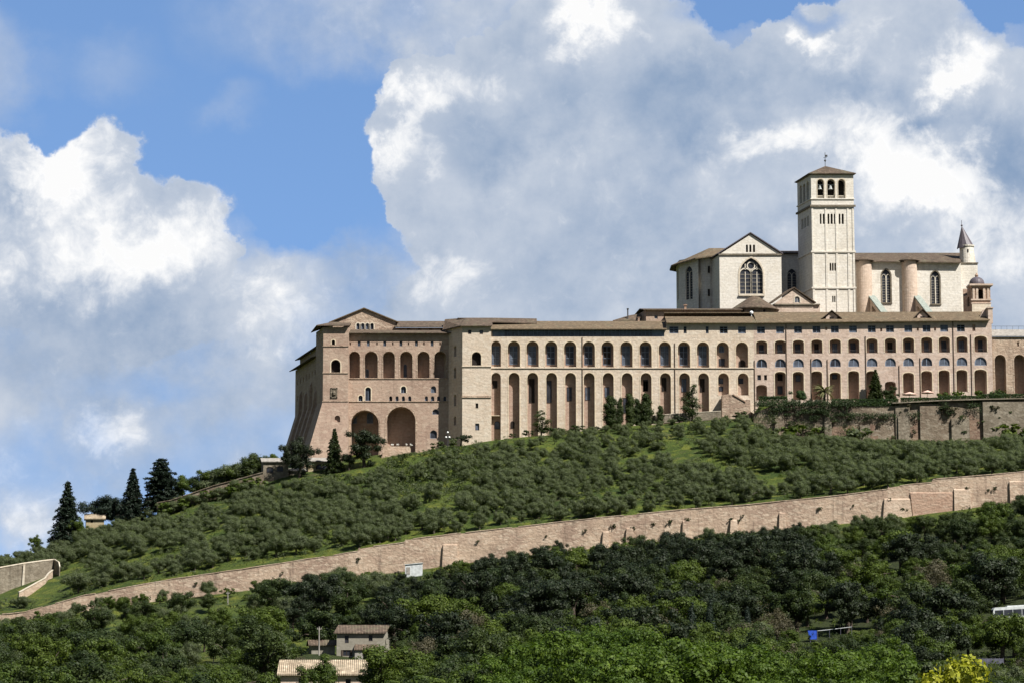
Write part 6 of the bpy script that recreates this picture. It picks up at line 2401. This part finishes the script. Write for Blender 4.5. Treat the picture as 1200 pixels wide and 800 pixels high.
for px, t, b, w, Y, lab in ((540, 509, 526, 1.0, 695, 'small dark bush at the shaded corner of the cream wing'), (532, 513, 526, .9, 694.5, 'grey-green bush beside the iron street lamp'),
                         (512, 517, 532, 1.2, 692, 'round bush at the low parapet right of the big arch'), 
                         (645, 500, 514, 1.3, 691.5, 'low bush between thin tree and clipped bush before the cream wing'),
                         (678, 497, 511, 1.35, 691.5, 'rounded low bush before the seventh tall arch of the cream wing'), (660, 501, 513, 1.3, 691.0, 'wide low bush before the sixth tall arch of the cream wing'),
                         (700, 499, 510, 1.2, 691, 'low dark bush left of the slim tree row before the cream wing'), (796, 486, 500, 1.2, 690, 'low dark bush under the tall thin light tree'),
                         (620, 503, 516, 1.1, 691, 'low bush left of the thin tree before the cream wing'), (868, 481, 494, 1.2, 689, 'green bush at the foot of the stair ramp'), (601, 507, 518, .9, 691, 'small bush before the third tall arch of the cream wing')):
    plant_px('shrub', 'bush', lab, 'shrub', px, t, b, Y, 'bushes at the foot of the convent', w=w * 1.35, mat='petal' if 'white' in lab else ('dark_leaf' if 'dark' in lab else ('olive_leaf' if 'grey' in lab else 'oak_leaf')))


for px, k, lab in ((460, 0, 'white flowering plant on the top step below the big arch, leftmost'), (466, 1, 'white flowering plant on the top step below the big arch, second from left'), (476, 2, 'white flowering plant on the top step below the big arch, second from right'), (481.5, 0, 'white flowering plant on the top step below the big arch, rightmost')):
    q = P(px, 522.4, 699.5)
    place('shrub', 'flowering_plant', lab, 'plant', q[0], q[1], q[2] - .02, .75, 'white flowering plants on the steps', w=.75, i=k, mat='petal')

for px, py, sz in ((718, 617, .8), (741, 619.5, .7), (766, 614, .6), (786, 612, .8), (806, 610, .8), (857, 609, .7), (866, 609.5, .5), (870, 604, .5), (1043, 585, .6), (1060, 598, .8), (1134, 572, .6), (1166, 573, .8), (1158, 574, .5), (560, 634, .5), (640, 628, .5), (330, 671, .5), (230, 683, .5), (420, 655, .6), (685, 622, .6), (960, 596, .6), (1000, 592, .5)):
    q = P(px, py, YW - .35)
    place('shrub', 'wall_weed', 'small dark weed tuft rooted in the face of the long wall', 'plant', q[0], q[1], q[2] - .3, sz * 1.3, 'weed tufts on the long wall', w=1.1, mat='oak_leaf')

rw = random.Random(9)
for i in range(34):
    px = rw.uniform(890, 1198)
    py = rw.uniform(474, 514)
    q = P(px, py, 690.1)
    place('shrub', 'wall_plant', 'small plant rooted in the joints of the terrace retaining wall', 'plant', q[0], q[1], q[2] - .4, rw.uniform(.5, 1.5), 'plants on the terrace retaining wall', w=rw.uniform(1.0, 1.7), mat=rw.choice(('oak_leaf', 'hedge_leaf', 'olive_leaf', 'brown_leaf')))
for i, px in enumerate((888, 903, 938, 957, 1003, 1184, 1196)):
    plant_px('shrub', 'bush', 'bush growing against the foot of the terrace retaining wall', 'shrub', px, 505 - 4 * (i % 3), 520, 688.6, 'bushes at the foot of the terrace wall', w=1.6, mat=('oak_leaf', 'olive_leaf', None)[i % 3])
for i, px in enumerate((192, 203, 216, 231, 245, 259, 272, 286, 299)):
    yy = float(np.interp(px, [184, 224, 280, 309], [589, 578, 561, 553]))
    plant_px('olive' if i % 2 else 'shrub', 'bush', 'bush half covering the sloping brown hillside wall', 'shrub', px, yy + 1.5 + (i % 3), yy + 16, 681.5, 'bushes before the sloping hillside wall', w=1.5)

# ---- woods and groves
def poisson(x0, x1, y0, y1, rf, n, keep, seed):
    r = np.random.default_rng(seed)
    cell = 3.0
    grid = {}
    out = []
    X = r.uniform(x0, x1, n)
    Y = r.uniform(y0, y1, n)
    for x, y in zip(X, Y):
        if not keep(x, y):
            continue
        rad = rf(x, y)
        gx, gy = int(x // cell), int(y // cell)
        k = int(rad // cell) + 1
        ok = True
        for i in range(gx - k, gx + k + 1):
            for j in range(gy - k, gy + k + 1):
                for (a, b) in grid.get((i, j), ()):
                    if (a - x) ** 2 + (b - y) ** 2 < rad * rad:
                        ok = False
                        break
                if not ok:
                    break
            if not ok:
                break
        if ok:
            grid.setdefault((gx, gy), []).append((x, y))
            out.append((float(x), float(y)))
    return out


PROTECT = [(391, 732, 453, 769, 465), (364, 750, 394, 758, 467), (326, 774.5, 429, 793, 345), (1160, 704, 1210, 714.5, 450), (944, 736, 958, 748.5, 448), (957, 729.5, 1016, 736, 448), (1145, 769.5, 1178, 776, 388), (472, 655.5, 498, 667, 573),
           (371, 732, 377, 755, 462), (264, 691, 270, 707, 566), (247, 767, 253, 774, 452), (1078, 767, 1150, 800, 255), (804, 703, 818, 722, 432), (826, 701, 839, 722, 428), (869, 708, 883, 722, 430)]


def blocked(x, y, z, h, w, prot=PROTECT):
    cx, tp = to_px(x, y, z + h)
    _, bs = to_px(x, y, z)
    hw = w * 1.3 * FP / y + 1
    tp -= .06 * (bs - tp)
    for (a, b, c, d, Y) in prot:
        if y < Y - .5 and cx + hw > a and cx - hw < c and tp < d and bs > b:
            return True
    return False


def fit_top(px, lim):
    return float(np.interp(px, [p[0] for p in lim], [p[1] for p in lim]))


UP_LIM = [(-100, 672), (0, 650), (40, 640), (60, 634), (100, 618), (130, 612), (180, 593), (240, 571), (300, 556), (345, 560), (395, 558), (430, 556), (445, 548), (456, 537), (490, 531), (530, 524), (560, 518), (600, 508), (700, 498), (800, 488), (880, 484), (890, 500), (905, 508), (960, 507), (1010, 513), (1100, 515), (1150, 514), (1190, 504), (1300, 504)]


def keep_up(x, y):
    px, py = to_px(x, y, float(hgt(x, y)))
    if not (-70 < px < 1265):
        return False
    if 300 < px < 388 and y > 679:
        return False
    if px < 75 and 608 < y < 650:
        return px > 40 and y > 640 or px < 20 and y < 612
    if 396 < px < 416 and y < 676 and y > 655:
        return False
    n = mnoise.noise((x * .03, y * .03, 1.0)) + .5 * mnoise.noise((x * .09, y * .09, 4.0))
    if y < YW + 2.5 + (6.5 if px < 420 else 3.0 if px < 640 else 0) + 2.5 * mnoise.noise((x * .08, 3.0, 0)):
        return False
    return n > -0.27


ups = poisson(-170, 170, 588.5, 690, lambda x, y: 3.9 + 1.1 * mnoise.noise((x * .05, y * .05, 9)), 16000, keep_up, 3)
olives = []
for (x, y) in ups:
    z = float(hgt(x, y))
    h = random.choice((random.uniform(2.6, 3.8), random.uniform(3.4, 5.0)))
    if mnoise.noise((x * .02, y * .02, 22)) > .25:
        h *= .8
    px, tp = to_px(x, y, z + h)
    if blocked(x, y, z, h, h * .45, [(-8, 654, 72, 696, 645)]) or px < 95 and 606 < y < 646 and px > -10:
        continue
    lim = fit_top(px, UP_LIM)
    if tp < lim:
        h -= (lim - tp) * y / FP
        if h < 1.2:
            continue
    olives.append((x, y, z, h))

LOW_LIM = [(-100, 738), (0, 724), (30, 721), (100, 711), (120, 699), (165, 697), (180, 690), (200, 689), (300, 679), (380, 670), (440, 668), (475, 668), (510, 666), (540, 658), (600, 650), (640, 638), (690, 640), (740, 632), (800, 628), (860, 622), (900, 620), (950, 614), (1000, 611), (1035, 603), (1080, 604), (1130, 598), (1165, 590), (1200, 583), (1300, 572)]
FRONT_LIM = [(-100, 778), (0, 776), (150, 772), (200, 782), (300, 776), (330, 790), (430, 790), (455, 764), (520, 757), (590, 770), (610, 752), (650, 738), (700, 727), (740, 733), (790, 748), (850, 752), (900, 748), (960, 744), (1010, 736), (1040, 742), (1065, 772), (1150, 778), (1200, 768), (1300, 765)]
MID_LIM = [(-100, 738), (0, 730), (300, 708), (360, 712), (395, 722), (450, 700), (520, 668), (600, 656), (1300, 600)]


def zone_kind(px, py, y, r):
    u = r.random()
    if y < 338:
        if 585 < px < 1062:
            return 'lime' if u < .7 else ('green' if u < .85 else 'oak')
        return 'green' if u < .5 else ('oak' if u < .9 else 'olive')
    if py < fit_top(px, WALL_BASE) + 9:
        return 'olive' if u < .62 else ('shrub' if u < .9 else 'oak')
    if px < 330:
        u = (u + .5 + .9 * mnoise.noise((px * .03, py * .06, 31))) % 1.0
        n = mnoise.noise((px * .012, py * .03, 5))
        return ('olive' if u < .62 else 'green' if u < .82 else 'oak') if n > -.1 else ('oak' if u < .5 else 'green' if u < .75 else 'olive')
    if px < 490 and py < 730:
        return 'olive' if u < .45 else ('dark' if u < .8 else 'oak')
    if px < 750 and py < 745:
        return 'dark' if u < .55 else ('oak' if u < .85 else 'green')
    if px < 945 and py < 700:
        return 'dark' if u < .75 else 'oak'
    if px >= 945 and py < 660:
        return 'oak' if u < .4 else ('olive' if u < .7 else 'green')
    n = mnoise.noise((px * .015, py * .04, 8))
    if n > .08:
        return 'brown' if u < .3 else ('green' if u < .8 else 'olive')
    return 'oak' if u < .45 else ('green' if u < .85 else 'dark')


def keep_low(x, y):
    px, py = to_px(x, y, float(hgt(x, y)))
    if not (-60 < px < 1262):
        return False
    if 380 < px < 462 and 455 < y < 482:
        return False
    if 320 < px < 436 and 338 < y < 360:
        return False
    if px > 1150 and 444 < y < 460:
        return False
    if 470 < px < 500 and y > 566:
        return False
    n = mnoise.noise((x * .035, y * .035, 12.0)) + .5 * mnoise.noise((x * .1, y * .1, 14.0))
    return n > (-.12 if px < 400 and py > 700 else -.42) or y < 345


lows = poisson(-160, 165, 236, 582, lambda x, y: (5.0 if y > 560 else 5.9 if y > 345 else 5.2) + 1.0 * mnoise.noise((x * .06, y * .06, 19)), 26000, keep_low, 5)
rk = random.Random(11)
wood = []
for (x, y) in lows:
    z = float(hgt(x, y))
    px, py = to_px(x, y, z)
    k = zone_kind(px, py, y, rk)
    h = {'olive': (3.6, 5.2), 'shrub': (1.6, 2.6), 'oak': (4.5, 9.0), 'green': (4.0, 9.0), 'dark': (6.5, 10.5), 'brown': (5.5, 7.5), 'lime': (9, 13)}[k]
    h = rk.uniform(*h)
    wd = {'olive': .54, 'shrub': .7, 'lime': .47}.get(k, .5)
    lim = max(fit_top(px, LOW_LIM), fit_top(px, MID_LIM) if y < 520 else 0)
    if y > 556 and rk.random() < .35:
        lim -= rk.uniform(2, 9)
    if y < 340:
        lim = max(lim, fit_top(px, FRONT_LIM) + rk.uniform(0, 7))
        if py < lim:
            continue
    _, tp = to_px(x, y, z + h)
    if tp < lim + rk.uniform(0, 4):
        h -= (lim - tp) * y / FP
    if h < (1.3 if k in ('olive', 'shrub') else 3.2):
        if h > 1.3 and y > 540:
            k = 'olive' if rk.random() < .5 else 'shrub'
        else:
            continue
    ok = True
    for t in range(4):
        if not blocked(x, y, z, h, h * wd):
            break
        h *= .72
        if h < 1.3:
            ok = False
            break
    else:
        ok = not blocked(x, y, z, h, h * wd)
    if not ok:
        continue
    if k in ('oak', 'green', 'dark', 'lime', 'brown') and h < 2.2:
        k = 'shrub'
    if k == 'olive':
        olives.append((x, y, z, h))
    else:
        wood.append((k, x, y, z, h))

# nearest 300 olives as trees of their own, the farther rows as one grove
olives.sort(key=lambda t: t[1])


def olive_label(px, y):
    if y > YW:
        if px < 330:
            return 'grey-green olive tree in the lower rows above the long wall, below the left ridge'
        if px < 560:
            return 'grey-green olive tree in the lower rows above the long wall, below the west block'
        if px < 880:
            return 'grey-green olive tree in the lower rows above the long wall, below the cream wing'
        return 'grey-green olive tree between the long wall and the terrace retaining wall'
    if px < 330:
        return 'grey-green olive tree below the long wall on the left, among darker bushes'
    if px < 520:
        return 'grey-green olive tree below the long wall, uphill of the grey farmhouse'
    if px < 900:
        return 'grey-green olive tree close below the middle stretch of the long wall'
    return 'grey-green olive tree below the right stretch of the long wall'


for (x, y, z, h) in olives[:300]:
    px, _ = to_px(x, y, z)
    lab = olive_label(px, y)
    place('olive', 'olive_tree', lab, 'tree', x, y, z - .1, h, 'olive trees ' + ('above' if y > YW else 'below') + ' the long wall', w=random.uniform(.8, 1.1))


def bake(name, items, kind, mat, label, frac=1.0):
    vs, fs, o = [], [], 0
    r = np.random.default_rng(77)
    for (x, y, z, h) in items:
        p = PROTO[kind][r.integers(len(PROTO[kind]))]
        n = len(p.f)
        sel = np.sort(r.choice(n, int(n * frac), replace=False))
        v = p.v.reshape(-1, 4, 3)[sel].reshape(-1, 3)
        s = h / p.H
        w = s * r.uniform(.85, 1.1)
        a = r.uniform(0, 6.283)
        c, d = math.cos(a), math.sin(a)
        vs.append(np.stack([x + (v[:, 0] * c - v[:, 1] * d) * w, y + (v[:, 0] * d + v[:, 1] * c) * w, z - .1 + v[:, 2] * s], -1).astype(np.float32))
        fs.append(np.arange(o, o + len(v), dtype=np.int32).reshape(-1, 4))
        o += len(v)
    ob = bpy.data.objects.new(name, mesh_np(name, np.concatenate(vs), np.concatenate(fs), mat))
    COL.objects.link(ob)
    tag(ob, label, 'grove', kind='stuff')


if len(olives) > 300:
    bake('olive_grove', olives[300:], 'olive', 'olive_leaf', 'grey-green olive grove covering the upper slope below the convent', .8)

def under(n, seed, x0, x1, y0, y1, name, label, mat, hh, thr):
    r = np.random.default_rng(seed)
    it = []
    for x, y in zip(r.uniform(x0, x1, n), r.uniform(y0, y1, n)):
        z = float(hgt(x, y))
        px, py = to_px(x, y, z)
        if not -40 < px < 1240 or mnoise.noise((x * .06, y * .06, seed)) < thr or (300 < px < 390 and y > 676) or (px < 80 and 603 < y < 650):
            continue
        if y < YW and any(a < px < b and c < py < d + 5 and y < Y for a, b, c, d, Y in PROTECT):
            continue
        h = r.uniform(*hh)
        if y > YW:
            h = min(h, h - (fit_top(px, UP_LIM) - 4 - to_px(x, y, z + h)[1]) * y / FP)
            if h < .35:
                continue
        it.append((x, y, z, h))
    bake(name, it, 'shrub', mat, label, .22)


under(3200, 41, -170, 170, 588, 689, 'undergrowth', 'low green undergrowth between the olive trees above the long wall', 'green_leaf', (.4, 1.2), -.02)
under(2600, 44, -170, 170, 588, 689, 'undergrowth', 'grey-green low scrub between the olive trees above the long wall', 'olive_leaf', (.6, 1.8), -.2)
under(1300, 42, -170, 170, 588, 689, 'undergrowth', 'darker bushes between the olive trees above the long wall', 'oak_leaf', (.8, 2.1), .08)
under(1500, 45, -170, 170, 588, 689, 'tall_grass', 'tall yellow-green spring grass in patches between the olive trees', 'grass_leaf', (.4, .9), .10)
under(2600, 43, -165, 165, 345, 580, 'undergrowth', 'low mixed undergrowth in the wood below the long wall', 'green_leaf', (.6, 1.7), -.25)
under(1200, 46, -165, 165, 345, 580, 'undergrowth', 'dark low scrub in the wood below the long wall', 'oak_leaf', (.8, 2.2), -.15)
under(420, 50, -58, -8, 640, 689, 'undergrowth', 'grey-green scrub on the slope below the west block', 'olive_leaf', (.9, 2.3), -.25)
under(380, 51, -58, -8, 640, 689, 'undergrowth', 'mid-green scrub on the slope below the west block', 'green_leaf', (.8, 1.9), -.25)
under(160, 52, -58, -14, 650, 688, 'undergrowth', 'dark bushes on the slope below the west block', 'oak_leaf', (1.2, 2.6), -.2)
under(420, 47, 44, 78, 372, 447, 'undergrowth', 'dense low scrub in front of the blue panel and white rail', 'green_leaf', (.6, 1.3), -2)
under(260, 48, 78, 98, 395, 447, 'undergrowth', 'dense scrub in front of the white coach', 'oak_leaf', (.8, 2.0), -2)

NAMES = {'oak': ('oak_tree', 'dark green rounded oak'), 'dark': ('dark_tree', 'very dark dense tree'), 'green': ('broadleaf_tree', 'mid-green broadleaf tree'), 'lime': ('lime_tree', 'bright green leafy tree'),
         'brown': ('bare_tree', 'brownish thin-leaved tree'), 'shrub': ('shrub', 'small green shrub')}


def where(px, y):
    if y < 338:
        return 'along the bottom edge, left of the cottage' if px < 330 else 'along the bottom edge near the cottage' if px < 590 else 'along the bottom edge, right of centre' if px < 1060 else 'near the yellow flowering shrub at lower right'
    if y > 545:
        return 'close below the long wall, left third' if px < 400 else 'close below the long wall, middle third' if px < 800 else 'close below the long wall, right third'
    if px < 360:
        return 'on the wooded slope left of the grey farmhouse'
    if px < 560:
        return 'on the wooded slope around the grey farmhouse'
    if px < 800:
        return 'on the wooded slope right of the white shed'
    if px < 1000:
        return 'on the wooded slope behind the three cypresses and blue panel'
    return 'on the wooded slope near the white coach'


cnt = {}
for (k, x, y, z, h) in sorted(wood, key=lambda t: t[2]):
    cnt[k] = cnt.get(k, 0) + 1
    px, _ = to_px(x, y, z)
    nm, lb = NAMES[k]
    place(k, nm, lb + ' ' + where(px, y), 'shrub' if k == 'shrub' else 'tree', x, y, z - .1, h, 'wood below the long wall' if k != 'shrub' else 'shrubs below the long wall', w=random.uniform(.9, 1.2))
print('TREES', len(olives), cnt)
